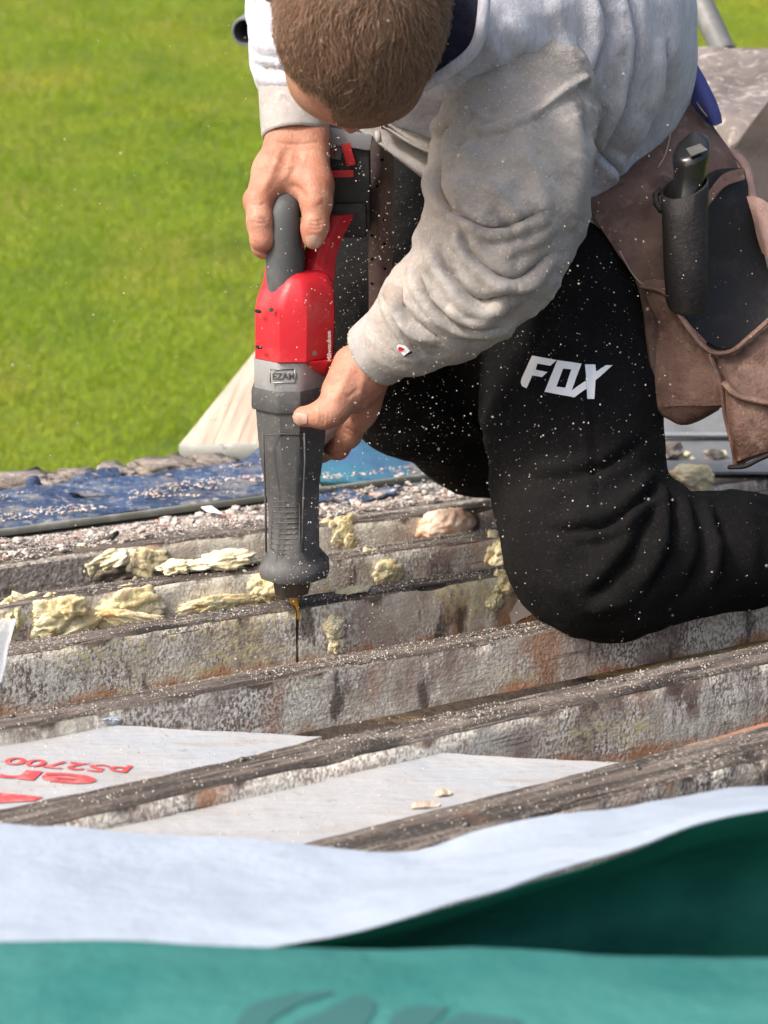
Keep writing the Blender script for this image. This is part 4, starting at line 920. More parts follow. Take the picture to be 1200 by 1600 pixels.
strk_l = [([(502, 632), (507, 648), (505, 666)], 2.2, .0014, 'valley'), ([(497, 634), (502, 648), (500, 664)], 2, .0012, 'valley'), ([(508, 632), (513, 646), (512, 662)], 2, .0009, 'valley'), ([(514, 592), (534, 590)], 2.2, .0012, 'valley'), ([(512, 600), (532, 597)], 2, .0009, 'valley'), ([(518, 585), (536, 583)], 2, .0007, 'valley'), ([(552, 566), (537, 600), (522, 630)], 7, .0014, 'ridge'), ([(572, 572), (566, 604), (560, 634)], 6, .0013, 'ridge'), ([(540, 624), (562, 606)], 3, .0009, 'valley'), ([(556, 640), (546, 652), (530, 660)], 4, .0012, 'valley'), ([(540, 668), (552, 676)], 2, .0009, 'valley'), ([(536, 674), (548, 683)], 2, .0008, 'valley')]
rv = folds(rv, rq, strk_r); lv = folds(lv, lq, strk_l)
V, Q = merge([(hv, hq.tolist()), (rv, rq.tolist()), (lv, lq.tolist())])
fc = hv[hq].mean(1); hl = (fc-np.array(HC))@HR.T
def hairy(e, f_, u):
    n = np.stack([e/.082, (f_+.012)/.103, u/.088], -1); n /= np.linalg.norm(n, axis=-1, keepdims=True)+1e-9
    lim = np.full(n[..., 0].shape, -.40)
    lim = lim+.98*np.clip((-n[..., 0]+.02)/.34, 0, 1)*np.clip((n[..., 1]-.36)/.32, 0, 1)+.30*np.clip((n[..., 0]-.2)/.3, 0, 1)*np.clip((n[..., 1]-.5)/.3, 0, 1)
    return n[..., 2] > lim
hm = hairy(hl[:, 0]*1.0, hl[:, 1], hl[:, 2]) & (np.linalg.norm(hl, axis=1) < .13)
body_o = mobj('body', V, Q, [M['skin'], M['scalp']], man, idx=np.concatenate([hm.astype(int), np.zeros(len(rq)+len(lq), int)]))
for sgn in (-1, 1):
    v, f = lump_geo(H(sgn*(.089 if sgn > 0 else .096), -.040 if sgn > 0 else -.020, -.030), ((he*.55*sgn+hf*-.8).normalized(), (he*.8*sgn+hf*.55).normalized(), hu), (.017, .007, .031), 2.0, .12, 3)
    v2, f2 = ring_tube([H(sgn*((.088 if sgn > 0 else .095)+.013*math.sin(a)*.6+.010), (-.040 if sgn > 0 else -.020)-.016*math.sin(a), -.030+.029*math.cos(a)) for a in np.linspace(-.5, 3.4, 14)], .0042, 8)
    v, f = merge([(v, f), (v2, f2)]); mobj('ear', v, f, M['ear'], body_o)
# nails
hbv = bvh_of(rv, rq); lbv = bvh_of(lv, lq)
v, f = drape_geo([[(478, 369), (489, 366), (501, 369), (502, 380), (497, 387), (487, 388), (480, 384)]], hbv, .0008, 3); mobj('nail', v, f, M['nail'], body_o)
v, f = drape_geo([[(458, 650), (461, 645), (478, 647), (481, 651), (480, 661), (468, 664), (460, 659)]], lbv, .0008, 3); mobj('nail', v, f, M['nail'], body_o)

# ---- hair: short strands combed towards the forehead
NH = 20000; roots = []
while len(roots) < NH:
    n = np.random.randn(3000, 3); n /= np.linalg.norm(n, axis=1)[:, None]
    q = n*np.array([.0825, .1035, .0885])+np.array([0, -.012, 0])
    ok = hairy(q[:, 0], q[:, 1], q[:, 2]) & (n[:, 2] > -.5) & (np.random.rand(3000) < np.where(n[:, 1] > .62, .62, 1.0)*np.clip(.72+.5*np.sin(q[:, 0]*95+np.sin(q[:, 1]*70)*2), .4, 1))
    roots += [tuple(x) for x in np.concatenate([n, q], 1)[ok]]
roots = np.array(roots[:NH]); n0 = roots[:, :3]; q0 = roots[:, 3:]
tree_face = bvh_of(hv, hq)
comb = np.array([0, 1.0, -.10])[None]+np.stack([q0[:, 0]*4.5, 0*q0[:, 0], 0*q0[:, 0]], 1)+np.random.randn(NH, 3)*.30
clump = np.stack([np.sin(q0[:, 0]*210+q0[:, 1]*60), 0*q0[:, 0], np.cos(q0[:, 0]*170)], 1)*.16
low = np.array([[nz(p, 26, 1.0), nz(p, 26, 7.0), nz(p, 26, 13.0)] for p in q0]); comb = comb+clump+low*.75; comb -= n0*(comb*n0).sum(1)[:, None]; comb /= np.linalg.norm(comb, axis=1)[:, None]
LN = (.010+.010*np.random.rand(NH))*np.where(np.abs(q0[:, 0]) > .055, .7, 1.0)
hl_r = (.3+1.1*np.random.rand(NH)**2)[:, None]; NPt = 5; pts = np.zeros((NH, NPt, 3))
for k in range(NPt):
    u = k/(NPt-1); up_ = .0055*np.sin(u*2.2)
    pos = q0+comb*(LN*u)[:, None]+n0*(up_*hl_r-.001)
    e = pos-np.array([0, -.012, 0]); r = np.sqrt(((e/np.array([.0825, .1035, .0885]))**2).sum(1))      # stay outside the skull
    lift = np.maximum(1.0+.014+.034*u-r, 0)
    pts[:, k] = pos+e*lift[:, None]
W = np.array(HC)+pts.reshape(-1, 3)@HR
hc = bpy.data.hair_curves.new('hair'); hc.add_curves([NPt]*NH)
base = np.array(root_loc(body_o))
hc.points.foreach_set('position', (W-base).astype(np.float32).reshape(-1))
ra = hc.attributes.get('radius') or hc.attributes.new('radius', 'FLOAT', 'POINT')
ra.data.foreach_set('value', np.tile(np.array([.00021, .00021, .00018, .00014, .00005], np.float32), NH))
hm_ = bpy.data.materials.new('brown_hair'); hm_.use_nodes = True; nt = hm_.node_tree; pb_ = nt.nodes['Principled BSDF']
hi_ = nt.nodes.new('ShaderNodeHairInfo'); cr = nt.nodes.new('ShaderNodeValToRGB'); cr.color_ramp.elements[0].color = (.10, .056, .035, 1); cr.color_ramp.elements[1].color = (.36, .225, .15, 1)
nt.links.new(hi_.outputs['Random'], cr.inputs[0]); nt.links.new(cr.outputs[0], pb_.inputs['Base Color']); pb_.inputs['Roughness'].default_value = .42; pb_.inputs['Specular IOR Level'].default_value = .5
hc.materials.append(hm_); ho = bpy.data.objects.new('hair', hc); COL.objects.link(ho); ho.parent = body_o

# ---- trousers
tr = SDF()
tr.chain([(850, 340, 2.36, 150), (885, 470, 2.27, 128), (892, 640, 2.21, 124), (905, 760, 2.15, 120), (915, 864, 2.105, 110)], .05)
tr.chain([(915, 868, 2.105, 110), (960, 880, 2.10, 104), (1040, 864, 2.13, 85), (1150, 860, 2.17, 80), (1330, 856, 2.26, 76), (1510, 862, 2.35, 66)], .04)
tr.chain([(960, 897, 2.095, 76), (1080, 884, 2.14, 68)], .03)
tr.chain([(790, 350, 2.40, 150), (690, 400, 2.42, 140), (595, 500, 2.37, 132)], .05)
tr.chain([(595, 510, 2.37, 128), (640, 610, 2.42, 92), (740, 680, 2.55, 82), (900, 740, 2.72, 75)], .04)
tr.chain([(700, 540, 2.42, 80), (840, 560, 2.33, 80)], .05)
tr.chain([(700, 320, 2.42, 120), (900, 320, 2.42, 110)], .05)
kv, kq = tr.mesh(.005, 3)
kv = folds(kv, kq, [([(775, 560), (782, 660), (800, 760)], 20, .006, 'ridge'), ([(1034, 745), (990, 795), (940, 826), (850, 830)], 16, .014, 'fold'), ([(1015, 800), (975, 880), (915, 940)], 20, .013, 'fold'), ([(1038, 750), (1048, 800), (1040, 860), (1005, 935)], 15, .013, 'fold'), ([(1080, 780), (1092, 860), (1062, 940)], 18, .009, 'fold'),
    ([(1012, 680), (930, 736), (830, 752)], 18, .010, 'fold'), ([(850, 890), (930, 945), (1000, 930)], 16, .008, 'ridge'), ([(1030, 790), (960, 845), (890, 850)], 14, .009, 'fold'), ([(930, 430), (922, 560), (926, 700), (935, 800)], 10, .005, 'fold'), ([(1110, 780), (1130, 860), (1115, 945)], 18, .009, 'fold'), ([(1160, 780), (1172, 860), (1160, 940)], 16, .007, 'ridge'), ([(1005, 620), (950, 660), (880, 668)], 16, .006, 'ridge'), ([(880, 420), (850, 520), (800, 600)], 18, .006, 'fold'),
    ([(640, 440), (680, 500), (760, 540)], 18, .009, 'fold'), ([(660, 620), (720, 640), (775, 700)], 14, .008, 'fold'), ([(560, 470), (620, 540), (700, 570)], 16, .008, 'fold')])
kv = crumple(kv, kq, .003, 14, 5.0)
kv = lap(kv, kq, 1)
tro = mobj('trousers', kv, kq, M['black'], man); kbv = bvh_of(kv, kq)
Z = lambda L, ox, oy, s: [(ox+x/s, oy+y/s) for x, y in L]
fx = [[Z([(230, 115), (497, 165), (425, 228), (285, 203), (265, 270), (395, 297), (335, 352), (228, 333), (168, 473), (118, 447), (105, 412), (112, 372), (130, 330)], 800, 540, 7.06)],
      [Z([(502, 165), (770, 205), (657, 500), (812, 390), (816, 482), (690, 577), (362, 515)], 800, 540, 7.06), Z([(565, 258), (655, 268), (588, 470), (492, 458)], 800, 540, 7.06)],
      [Z([(800, 212), (922, 215), (928, 290), (1030, 220), (1100, 222), (920, 385), (908, 595), (822, 592), (818, 482), (813, 390)], 800, 540, 7.06)]]
for l in fx:
    v, f = drape_geo(l, kbv, .0012, 5); mobj('print_letter', v, f, M['white'], tro, smooth=True)

bt = SDF(); bt.chain([(1480, 862, 2.34, 58), (1560, 868, 2.38, 60), (1600, 876, 2.40, 58)], .03); bt.chain([(1595, 860, 2.40, 52), (1605, 930, 2.41, 46)], .03)
mobj('boot', *bt.mesh(.006, 2), M['dark_leather'], man)
# ---- sweatshirt: trunk, then the two sleeves
sw = SDF()
sw.chain([(700, 0, 2.04, 118), (770, 20, 2.10, 175), (860, 50, 2.20, 200), (905, 90, 2.27, 158), (925, 150, 2.30, 128)], .05)
sw.chain([(925, 110, 2.28, 140), (890, 215, 2.29, 128)], .05)
sw.chain([(880, 200, 2.26, 110), (878, 262, 2.24, 74), (930, 225, 2.26, 60)], .04)
sw.chain([(760, -60, 2.12, 200), (930, -60, 2.24, 142)], .05)
sw.chain([(760, -40, 2.0, 60), (765, 40, 2.0, 52), (730, 110, 2.02, 56)], .04)
sw.chain([(640, 140, 2.10, 62), (760, 240, 2.16, 66), (800, 280, 2.20, 62)], .04)        # hanging belly
sw.chain([(610, 60, 2.08, 95), (560, -60, 2.10, 110), (480, -70, 2.14, 85)], .05)            # chest to right shoulder
sv, sq = sw.mesh(.004, 3)
sv = folds(sv, sq, [([(980, -30), (990, 72), (976, 150), (944, 222), (934, 245)], 15, .013, 'fold'), ([(930, -30), (945, 43), (933, 90), (905, 150)], 15, .012, 'fold'),
    ([(906, 208), (936, 236), (970, 280)], 11, .009, 'fold'), ([(960, 40), (958, 150), (930, 230)], 9, .005, 'ridge'), ([(1045, 60), (1035, 150), (985, 250)], 16, .010, 'fold'),
    ([(780, 40), (840, 80), (910, 110)], 26, .008, 'ridge'), ([(750, 0), (758, 50), (800, 120)], 14, .007, 'ridge'), ([(1000, 180), (960, 250), (930, 290)], 14, .008, 'ridge'), ([(860, -20), (880, 60), (890, 110)], 16, .006, 'ridge')])
sv = crumple(sv, sq, .0025, 9, 2.0)
sweat = mobj('sweatshirt', sv, sq, M['sweat'], man); sbv = bvh_of(sv, sq)
a = SDF()     # left sleeve (nearer the picture's right)
a.chain([(815, 150, 2.055, 118), (800, 240, 2.02, 108), (785, 330, 1.995, 102), (764, 398, 1.985, 97), (722, 452, 1.99, 85), (668, 497, 2.005, 68), (624, 527, 2.02, 55)], .035)
a.chain([(842, 180, 2.07, 78), (830, 330, 2.02, 72), (790, 420, 1.995, 66)], .03)
av, aq = a.mesh(.0026, 2)
SLF = [([(755, 208), (825, 185), (879, 145), (915, 122)], 5, .006, 'seam'), ([(705, 190), (688, 222), (690, 287), (706, 335)], 15, .014, 'fold'),
    ([(722, 352), (738, 398), (800, 436), (862, 392)], 12, .010, 'fold'), ([(684, 380), (700, 420), (748, 470), (800, 452)], 15, .011, 'fold'), ([(650, 412), (676, 470), (718, 506), (790, 512)], 10, .009, 'fold'),
    ([(624, 440), (640, 495), (690, 528)], 13, .010, 'fold'), ([(606, 462), (628, 512), (664, 566)], 8, .006, 'fold'), ([(690, 290), (750, 306), (820, 270)], 14, .007, 'ridge'), ([(700, 325), (770, 358), (850, 330)], 11, .009, 'fold'),
    ([(715, 235), (760, 262), (840, 240)], 18, .008, 'ridge'), ([(890, 160), (899, 260), (880, 360)], 14, .007, 'ridge'), ([(780, 392), (820, 385), (868, 352)], 9, .006, 'ridge'), ([(760, 452), (800, 440), (838, 445)], 9, .006, 'ridge'), ([(700, 478), (730, 500), (770, 492)], 8, .005, 'ridge'), ([(745, 225), (728, 280), (722, 350)], 11, .006, 'ridge'), ([(810, 240), (845, 310), (825, 380)], 14, .006, 'ridge'), ([(740, 280), (800, 330), (810, 390)], 9, .005, 'ridge')]
av = folds(av, aq, SLF); av = crumple(av, aq, .0034, 20, 8.0, axis=(-.6, 0, -.8)); av = crumple(av, aq, .0011, 60, 1.0, axis=(-.3, 0, -.95)); av = lap(av, aq, 1, .4)
slv = mobj('sleeve', av, aq, M['sleeve'], sweat); abv = bvh_of(av, aq)
a = SDF()     # right sleeve, raised, at the picture's left
a.chain([(570, -90, 2.14, 90), (484, -80, 2.13, 84), (464, 20, 2.105, 66), (463, 90, 2.09, 58), (463, 128, 2.083, 54)], .03)
a.chain([(438, 0, 2.10, 40), (446, 90, 2.09, 42)], .02)
a2v, a2q = a.mesh(.004, 2)
a2v = folds(a2v, a2q, [([(392, 60), (430, 75), (480, 60)], 9, .006, 'ridge'), ([(395, 92), (440, 100), (500, 88)], 7, -.006, 'fold'), ([(398, 118), (440, 128), (505, 120)], 6, .004, 'ridge'), ([(400, 20), (430, 45)], 9, .005, 'ridge')])
a2v = crumple(a2v, a2q, .0025, 18, 4.0); mobj('sleeve', a2v, a2q, M['sweat'], sweat)
# ribbed cuffs
def cuff(p, q, r0, r1, n=72, name='cuff'):
    p, q = Vector(p), Vector(q); d = (q-p).normalized(); x = d.cross(Vector((0, 1, 0))).normalized(); y = d.cross(x); rings = []
    prof = [(-.02, r0*.93), (.0, r0*.97), (.06, r0*1.02), (.3, r0*1.0+(r1-r0)*.3), (.7, r0+(r1-r0)*.7), (.94, r1), (1.0, r1*.985), (1.0, r1*.93), (.85, r1*.90)]
    for u, r in prof:
        c = p+(q-p)*u; rings.append([(c+(x*math.cos(2*math.pi*k/n)+y*math.sin(2*math.pi*k/n))*(r*(1+.014*(1 if k % 2 else -1)+.03*nz((math.cos(2*math.pi*k/n), math.sin(2*math.pi*k/n), u*1.5), 1.6, r*90))))[:] for k in range(n)])
    v, f = lathe_rings(rings, cap=False); mobj(name, v, f, M['cuff'], sweat); return bvh_of(v, f)
cuff(P(458, 116, 2.085), P(462, 214, 2.073), .0400, .0375)
cb = cuff(P(640, 512, 2.015), P(582, 556, 2.047), .0425, .0385)
# logo patch on the sleeve end
wh = Z([(693, 365), (700, 335), (722, 319), (750, 320), (800, 348), (860, 415), (790, 470), (745, 430)], 540, 500, 8.57); rd = Z([(712, 375), (722, 350), (742, 341), (770, 350), (800, 377), (737, 418)], 540, 500, 8.57)
gy = Z([(790, 470), (860, 415), (890, 430), (810, 482)], 540, 500, 8.57)
mb, _ = merge([(av, aq.tolist())]), 0
class Two:
    def ray_cast(s, o, d):
        r = [x for x in (abv.ray_cast(o, d), cb.ray_cast(o, d)) if x[0] is not None]
        return min(r, key=lambda x: x[3]) if r else (None, None, None, None)
two = Two()
pt_ = mobj('logo_patch', *drape_geo([wh], two, .0014, 3), M['white'], slv); mobj('logo_red', *drape_geo([rd], two, .0022, 3), M['redlogo'], slv); mobj('logo_blue', *drape_geo([gy], two, .0018, 3), M['navy'], slv)
sheet('hem', [[(548, 165, 2.10), (620, 196, 2.11), (715, 235, 2.12)], [(560, 200, 2.085), (632, 246, 2.09), (720, 296, 2.10)], [(566, 206, 2.10), (640, 262, 2.105), (724, 326, 2.12)], [(580, 200, 2.16), (650, 252, 2.165), (730, 316, 2.18)]], M['cuff'], sweat, thick=.004, wob=.002, wsc=14)
sheet('hem_fold', [[(590, 178, 2.085), (650, 205, 2.09), (720, 228, 2.10)], [(598, 198, 2.07), (655, 232, 2.075), (722, 258, 2.09)], [(604, 196, 2.09), (660, 234, 2.095), (724, 262, 2.11)]], M['sleeve'], sweat, thick=.004, wob=.002, wsc=14)
# navy hood lining, waist band, blue hem, drawcord
sheet('hood_lining', [[(620, -60, 1.90), (700, -60, 1.90), (754, -50, 1.90)], [(620, 20, 1.905), (700, 10, 1.91), (752, 20, 1.905)], [(620, 80, 1.92), (690, 80, 1.92), (738, 74, 1.915)], [(620, 130, 1.94), (662, 128, 1.935), (690, 114, 1.93)]], M['navy'], sweat, thick=.003, wob=.002)
v, f = ring_tube(catmull([P(758, -60, 1.90), P(755, 24, 1.90), P(741, 76, 1.91), P(700, 112, 1.925), P(662, 134, 1.94)], 8), .0065, 10); mobj('neck_edge', v, f, M['sweat'], sweat)
v, f = ring_tube([P(590, 205, 2.06), P(592, 222, 2.06)], .0035, 8); mobj('drawcord_tip', v, f, M['cuff'], sweat)
sheet('waistband', [[(870, 320, 2.22), (910, 325, 2.20), (950, 330, 2.20)], [(870, 352, 2.21), (910, 357, 2.19), (955, 358, 2.19)]], M['cuff'], man, thick=.003, wob=.001)
sheet('shirt_hem', [[(1045, 55, 2.27), (1066, 62, 2.26), (1078, 76, 2.27)], [(1060, 110, 2.265), (1085, 114, 2.25), (1104, 124, 2.265)], [(1080, 160, 2.262), (1105, 160, 2.245), (1124, 172, 2.262)], [(1106, 192, 2.262), (1118, 196, 2.25), (1128, 192, 2.262)]], M['bluecloth'], man, thick=.004, wob=.002)

# ================================================================== TOOL BELT
tb = empty('tool_belt', P(1080, 700, 2.2), 'worn brown leather tool belt with an open pouch at the hip', 'tool belt')
back = sheet('back_panel', [
    [(1040, 95, 2.30), (1064, 100, 2.29), (1086, 118, 2.29)],
    [(1000, 200, 2.27), (1060, 170, 2.25), (1112, 190, 2.27)],
    [(920, 300, 2.20), (1040, 280, 2.19), (1150, 250, 2.25)],
    [(958, 385, 2.17), (1060, 380, 2.17), (1168, 330, 2.24)],
    [(1000, 450, 2.16), (1080, 450, 2.18), (1180, 430, 2.23)],
    [(1015, 560, 2.16), (1090, 560, 2.18), (1190, 560, 2.22)],
    [(1022, 640, 2.17), (1065, 658, 2.17), (1140, 625, 2.19)]], M['leather'], tb, nu=8, nv=6, thick=.004, wob=.004, wsc=13)
# dark inside of the open pouch
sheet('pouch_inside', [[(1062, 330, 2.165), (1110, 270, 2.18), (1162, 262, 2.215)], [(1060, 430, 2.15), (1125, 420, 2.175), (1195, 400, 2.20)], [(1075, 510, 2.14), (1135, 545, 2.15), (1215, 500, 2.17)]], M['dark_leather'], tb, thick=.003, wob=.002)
# front pocket, left of the corner seam
sheet('front_pocket', [
    [(1030, 505, 2.145), (1062, 508, 2.125), (1110, 555, 2.10), (1122, 566, 2.095)],
    [(1024, 580, 2.145), (1062, 585, 2.12), (1112, 600, 2.10), (1130, 605, 2.095)],
    [(1026, 638, 2.15), (1062, 634, 2.125), (1112, 634, 2.105), (1138, 632, 2.10)]], M['leather'], tb, nu=8, thick=.004, wob=.003, wsc=15)
sheet('pocket_bottom', [[(1026, 636, 2.148), (1070, 632, 2.124), (1138, 630, 2.104)], [(1036, 652, 2.155), (1068, 662, 2.14), (1120, 640, 2.13)], [(1050, 655, 2.17), (1075, 664, 2.165), (1125, 640, 2.16)]], M['leather'], tb, thick=.004, wob=.002)
sheet('side_pocket', [
    [(1106, 552, 2.098), (1130, 560, 2.085), (1165, 535, 2.09), (1215, 490, 2.10)],
    [(1128, 605, 2.092), (1150, 612, 2.075), (1180, 605, 2.075), (1240, 600, 2.085)],
    [(1136, 660, 2.098), (1155, 665, 2.075), (1185, 660, 2.07), (1245, 655, 2.08)],
    [(1148, 728, 2.11), (1162, 724, 2.085), (1190, 712, 2.08), (1245, 690, 2.085)]], M['leather'], tb, nu=8, thick=.005, wob=.003, wsc=15)
sheet('inner_pocket', [[(1132, 598, 2.070), (1160, 622, 2.060), (1250, 640, 2.062)], [(1138, 660, 2.078), (1160, 668, 2.062), (1250, 668, 2.062)], [(1150, 722, 2.09), (1165, 716, 2.072), (1250, 690, 2.075)]], M['leather'], tb, nu=8, thick=.004, wob=.002)
sheet('flap', [[(1000, 440, 2.150), (1022, 436, 2.148), (1046, 440, 2.14)], [(1012, 470, 2.145), (1036, 470, 2.13), (1066, 500, 2.11)], [(1040, 520, 2.14), (1072, 512, 2.12), (1100, 540, 2.098)]], M['leather'], tb, thick=.004, wob=.002)
def rim(name, pts, r, mat='leather', par=tb): v, f = ring_tube(catmull([P(*p) for p in pts], 8), r, 8, squash=.6); mobj(name, v, f, M[mat], par)
rim('rolled_edge', [(1000, 447, 2.142), (1040, 458, 2.128), (1066, 498, 2.105), (1105, 546, 2.086), (1140, 550, 2.078), (1170, 528, 2.082), (1215, 488, 2.09)], .0050)
rim('rolled_edge', [(1132, 598, 2.066), (1150, 616, 2.056), (1180, 625, 2.054), (1250, 638, 2.056)], .0055)
rim('corner_seam', [(1108, 552, 2.086), (1126, 600, 2.078), (1134, 650, 2.082), (1146, 700, 2.088), (1150, 728, 2.092)], .0038)
rim('bottom_seam', [(1140, 730, 2.092), (1165, 728, 2.076), (1190, 716, 2.07), (1245, 694, 2.078)], .0045, 'dark_leather')
rim('rolled_edge', [(1146, 236, 2.235), (1166, 262, 2.225), (1175, 300, 2.215), (1182, 330, 2.205), (1200, 372, 2.20), (1225, 400, 2.20)], .0075, 'leather_pink')
sheet('folded_edge', [[(1166, 306, 2.19), (1190, 310, 2.18), (1230, 340, 2.18)], [(1172, 330, 2.185), (1195, 350, 2.17), (1240, 380, 2.17)], [(1190, 395, 2.18), (1210, 410, 2.165), (1250, 420, 2.17)]], M['leather_pink'], tb, thick=.005, wob=.003)
sheet('inner_band', [[(1106, 300, 2.172), (1130, 272, 2.18), (1162, 262, 2.20)], [(1106, 322, 2.166), (1132, 292, 2.174), (1164, 280, 2.195)]], M['leather'], tb, thick=.004)
rim('stitch_line', [(1062, 160, 2.232), (1050, 200, 2.225), (1040, 240, 2.205), (1028, 262, 2.195)], .0011, 'stitch')
rim('stitch_line', [(1080, 140, 2.268), (1092, 165, 2.252), (1105, 182, 2.25)], .0010, 'stitch')
rim('stitch_line', [(968, 392, 2.155), (990, 430, 2.150), (1012, 448, 2.145), (1040, 452, 2.125)], .0010, 'stitch')
for (x, y) in ((1060, 158),): mobj('rivet_hole', *lump_geo(P(x, y, 2.235), ((1, 0, 0), (0, 1, 0), (0, 0, 1)), (.006, .003, .006), 1, .05, 3), M['darkhole'], tb)
# hanging strap with holes, on his far side
stv, stf = sheet_geo([[(578, 215, 2.20), (597, 214, 2.19), (617, 218, 2.20)], [(577, 300, 2.19), (596, 300, 2.178), (615, 300, 2.19)], [(576, 400, 2.185), (594, 400, 2.172), (613, 400, 2.185)], [(576, 500, 2.18), (594, 500, 2.17), (612, 500, 2.18)]], thick=.004, wob=.0012, wsc=20)
strap = mobj('hanging_strap', stv, stf, M['leather_pink'], tb, sharp=50); stb = bvh_of(stv, stf)
for (x, y) in ((581, 330), (600, 344), (582, 368), (600, 381), (582, 405), (601, 420), (582, 443), (602, 458), (590, 291), (597, 250)): mobj('strap_hole', *drape_geo([ellp(x, y, 2.6, 2.4, 0, 10)], stb, .0008, 6), M['darkhole'], strap)
# holster and the handle in it
hs = empty('holster', P(1072, 470, 2.11), 'black tubular holster hanging in front of the leather pouch', 'holster')
def ovring(cx, cy, t, a, bb, tiltpx=0, n=32):
    s = t/F; return [(P(cx, cy, t)+Vector((1, 0, 0))*(a*s*math.cos(2*math.pi*k/n))+Vector((0, 1, 0))*(bb*math.sin(2*math.pi*k/n))+UPZ*(tiltpx*s*math.cos(2*math.pi*k/n)+.010*math.sin(2*math.pi*k/n)))[:] for k in range(n)]
rings = [ovring(1074, 478, 2.115, 30, .016), ovring(1073, 470, 2.113, 33, .019), ovring(1071, 400, 2.108, 35, .022), ovring(1070, 330, 2.106, 36, .024, 4), ovring(1070, 292, 2.106, 37, .026, 12), ovring(1070, 290, 2.106, 34, .023, 12), ovring(1070, 330, 2.106, 31, .022, 5), ovring(1072, 440, 2.110, 28, .014)]
v, f = lathe_rings(rings); mobj('sheath', v, f, M['dark_leather'], hs, sharp=60)
v, f = ring_tube([P(1034, 330, 2.105), P(1026, 318, 2.11), P(1024, 305, 2.12), P(1034, 296, 2.12)], .004, 8); mobj('belt_loop', v, f, M['dark_leather'], hs)
hk = empty('knife_handle', P(1078, 300, 2.106), 'glossy black tool handle sticking up out of the holster', 'tool handle')
rings = [ovring(1072, 330, 2.106, 22, .014, 4), ovring(1076, 290, 2.106, 24, .015, 4), ovring(1079, 262, 2.105, 26, .016, 6), ovring(1080, 246, 2.103, 29, .019, 8), ovring(1081, 234, 2.102, 29, .020, 9), ovring(1082, 226, 2.102, 25, .017, 8), ovring(1083, 222, 2.102, 17, .011, 6)]
v, f = lathe_rings(rings); mobj('handle', v, f, M['gloss_black'], hk, sharp=60)
sheet('end_cap', [[(1072, 232, 2.080), (1094, 224, 2.080)], [(1080, 244, 2.078), (1106, 234, 2.078)]], M['rubber'], hk, thick=.003)

# ================================================================== SAWDUST
fl = []
def flakes(pts, smin, smax):
    n = len(pts); V = np.empty((n, 4, 3)); s = smin+(smax-smin)*np.random.rand(n)**2.2
    for k, o in enumerate(((1, 1, 1), (1, -1, -1), (-1, 1, -1), (-1, -1, 1))):
        V[:, k] = np.array(pts)+np.array(o)[None]*s[:, None]*(.25+.45*np.random.rand(n, 3))
    b = np.arange(n)*4; Fc = np.concatenate([np.stack([b+i, b+j, b+k], 1) for i, j, k in ((0, 1, 2), (0, 3, 1), (0, 2, 3), (1, 3, 2))])
    return V.reshape(-1, 3), Fc.tolist()
air = []
def cloud(n, x0, x1, y0, y1, t0, t1, cx=None, cy=None, sx=0, sy=0):
    k = 0
    while k < n:
        if cx is None: x, y = random.uniform(x0, x1), random.uniform(y0, y1)
        else: x, y = random.gauss(cx, sx), random.gauss(cy, sy)
        if -40 < x < 1260 and -40 < y < 1320: air.append(P(x, y, random.uniform(t0, t1))[:]); k += 1
cloud(260, 0, 1200, 0, 1200, 1.5, 2.0)
cloud(1300, 0, 0, 0, 0, 1.75, 2.03, 760, 520, 210, 230)
cloud(900, 0, 0, 0, 0, 1.85, 2.25, 600, 480, 70, 160)
cloud(700, 0, 0, 0, 0, 1.95, 2.14, 500, 880, 70, 90)
cloud(260, 0, 0, 0, 0, 1.8, 2.05, 580, 120, 90, 90)
cloud(260, 0, 0, 0, 0, 1.7, 2.0, 400, 1080, 220, 70)
v, f = flakes(air, .0003, .0014); tag(mobj('flying_sawdust', v, f, M['dust'], smooth=False), 'pale sawdust flakes flying in the air round the saw', 'sawdust', kind='stuff')
N = normals(kv, kq); sel = [i for i in np.random.permutation(len(kv)) if N[i, 1] < .1 and (proj(kv[i:i+1])[0][0][1] < 760 or random.random() < .35)][:1300]
v, f = flakes(kv[sel]+N[sel]*.0006, .0003, .0011); lit = mobj('clinging_sawdust', v, f, M['dust'], tro, smooth=False); lit['kind'] = 'stuff'
N = normals(av, aq); sel = np.random.permutation(len(av))[:350]; v, f = flakes(av[sel]+N[sel]*.0005, .0004, .0012); lit = mobj('clinging_sawdust', v, f, M['dust'], slv, smooth=False); lit['kind'] = 'stuff'
top = []
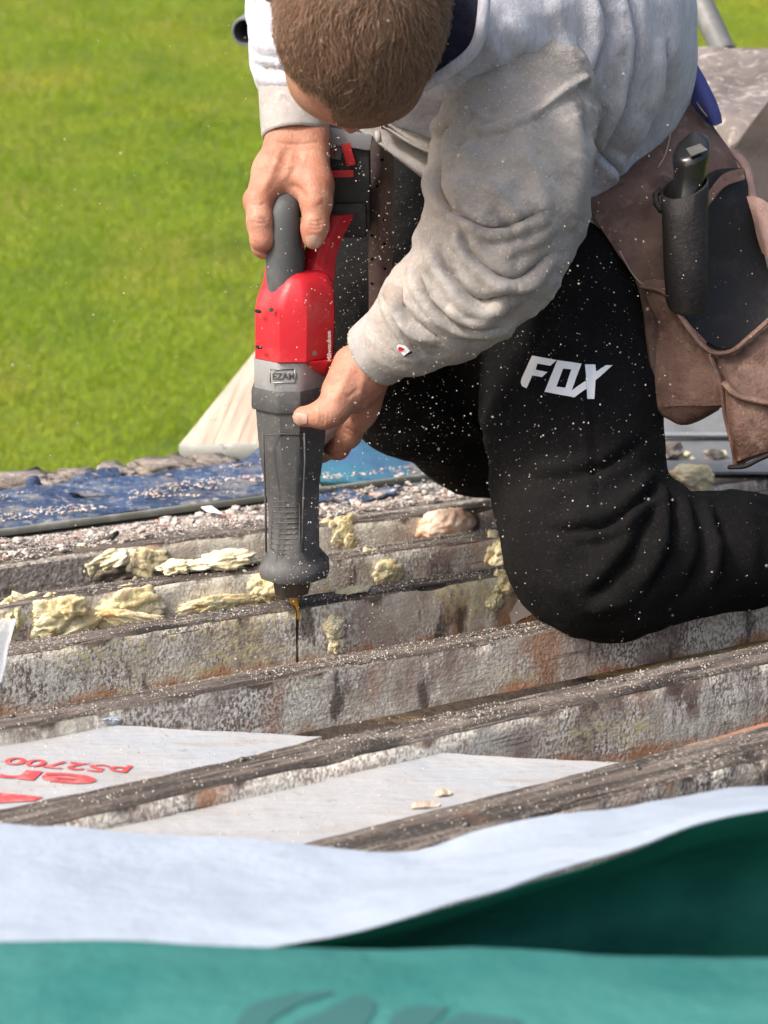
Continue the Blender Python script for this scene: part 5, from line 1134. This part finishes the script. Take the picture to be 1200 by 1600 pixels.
for j, n in ((J1, 260), (J2, 500), (J3, 1300), (J4, 1700), (J5, 1400), (J6, 450)):
    k = 0
    while k < n:
        s = random.uniform(-.35, 1.25); c = random.uniform(.002, j['w']-.002)
        p = j['A']+j['d']*s+j['n']*c
        w = math.exp(-((p.x-.02)**2+(p.y-1.95)**2)/.18)*.9+.12
        if random.random() > w*(.4+1.2*max(0, .5+fbm(p, 14, 3))): continue
        h = j['bvh'].ray_cast(p+UPZ*.05, -UPZ)[0]
        if h is not None: top.append((h+UPZ*.0007)[:]); k += 1
for bv, n, ext in ((b1v, 260, (-.45, 1.3, .1, 1.75)), (b2v, 260, (-.2, 1.2, .4, 1.65))):
    for _ in range(n*4):
        p = Vector((random.uniform(ext[0], ext[2]), random.uniform(ext[1], ext[3]), .3)); h = bv.ray_cast(p, -UPZ)[0]
        if h is not None and h.z > -.03: top.append((h+UPZ*.0006)[:])
v, f = flakes(top, .0004, .0018); tag(mobj('settled_sawdust', v, f, M['dust'], smooth=False), 'pale sawdust settled on the joists and boards', 'sawdust', kind='stuff')
# heaped chips round the blade and on the boards
for (x, y, z, w, lb) in ((665, 1260, -.0185, 50, 'thin flat bark splinter lying on the plain insulation board'), (692, 1241, -.0185, 30, 'small curled splinter behind the flat splinter on the plain board'), (138, 1118, -.010, 40, 'crumpled pale scrap at the far edge of the lettered board'), (160, 1126, -.012, 46, 'bluish crumpled scrap beside the pale scrap on the lettered board')):
    if 'scrap' in lb: g_ = lie(x, y, z, w, .006, .004, x*.1, .7, rot=-.6)
    else:
        c_ = PZ(x, y, z); a_ = Vector((1, .12, 0)).normalized(); b_ = Vector((-.12, 1, 0)); L_ = w*1.6/F/2
        g_ = sheet_geo([[c_-a_*L_+UPZ*.001, c_-a_*L_*.2+b_*.004+UPZ*.004, c_+a_*L_+b_*.002+UPZ*.001], [c_-a_*L_*.9-b_*.004, c_-b_*.005+UPZ*.002, c_+a_*L_*.8-b_*.002]], thick=.0015, wob=.0015, wsc=60, world=True)
    tag(mobj('splinter', g_[0], g_[1], M['white_mem' if 'bluish' in lb else 'foam_pale' if 'pale scrap at' in lb else 'plank'], smooth=False), lb, 'splinter', 'scraps on the boards')
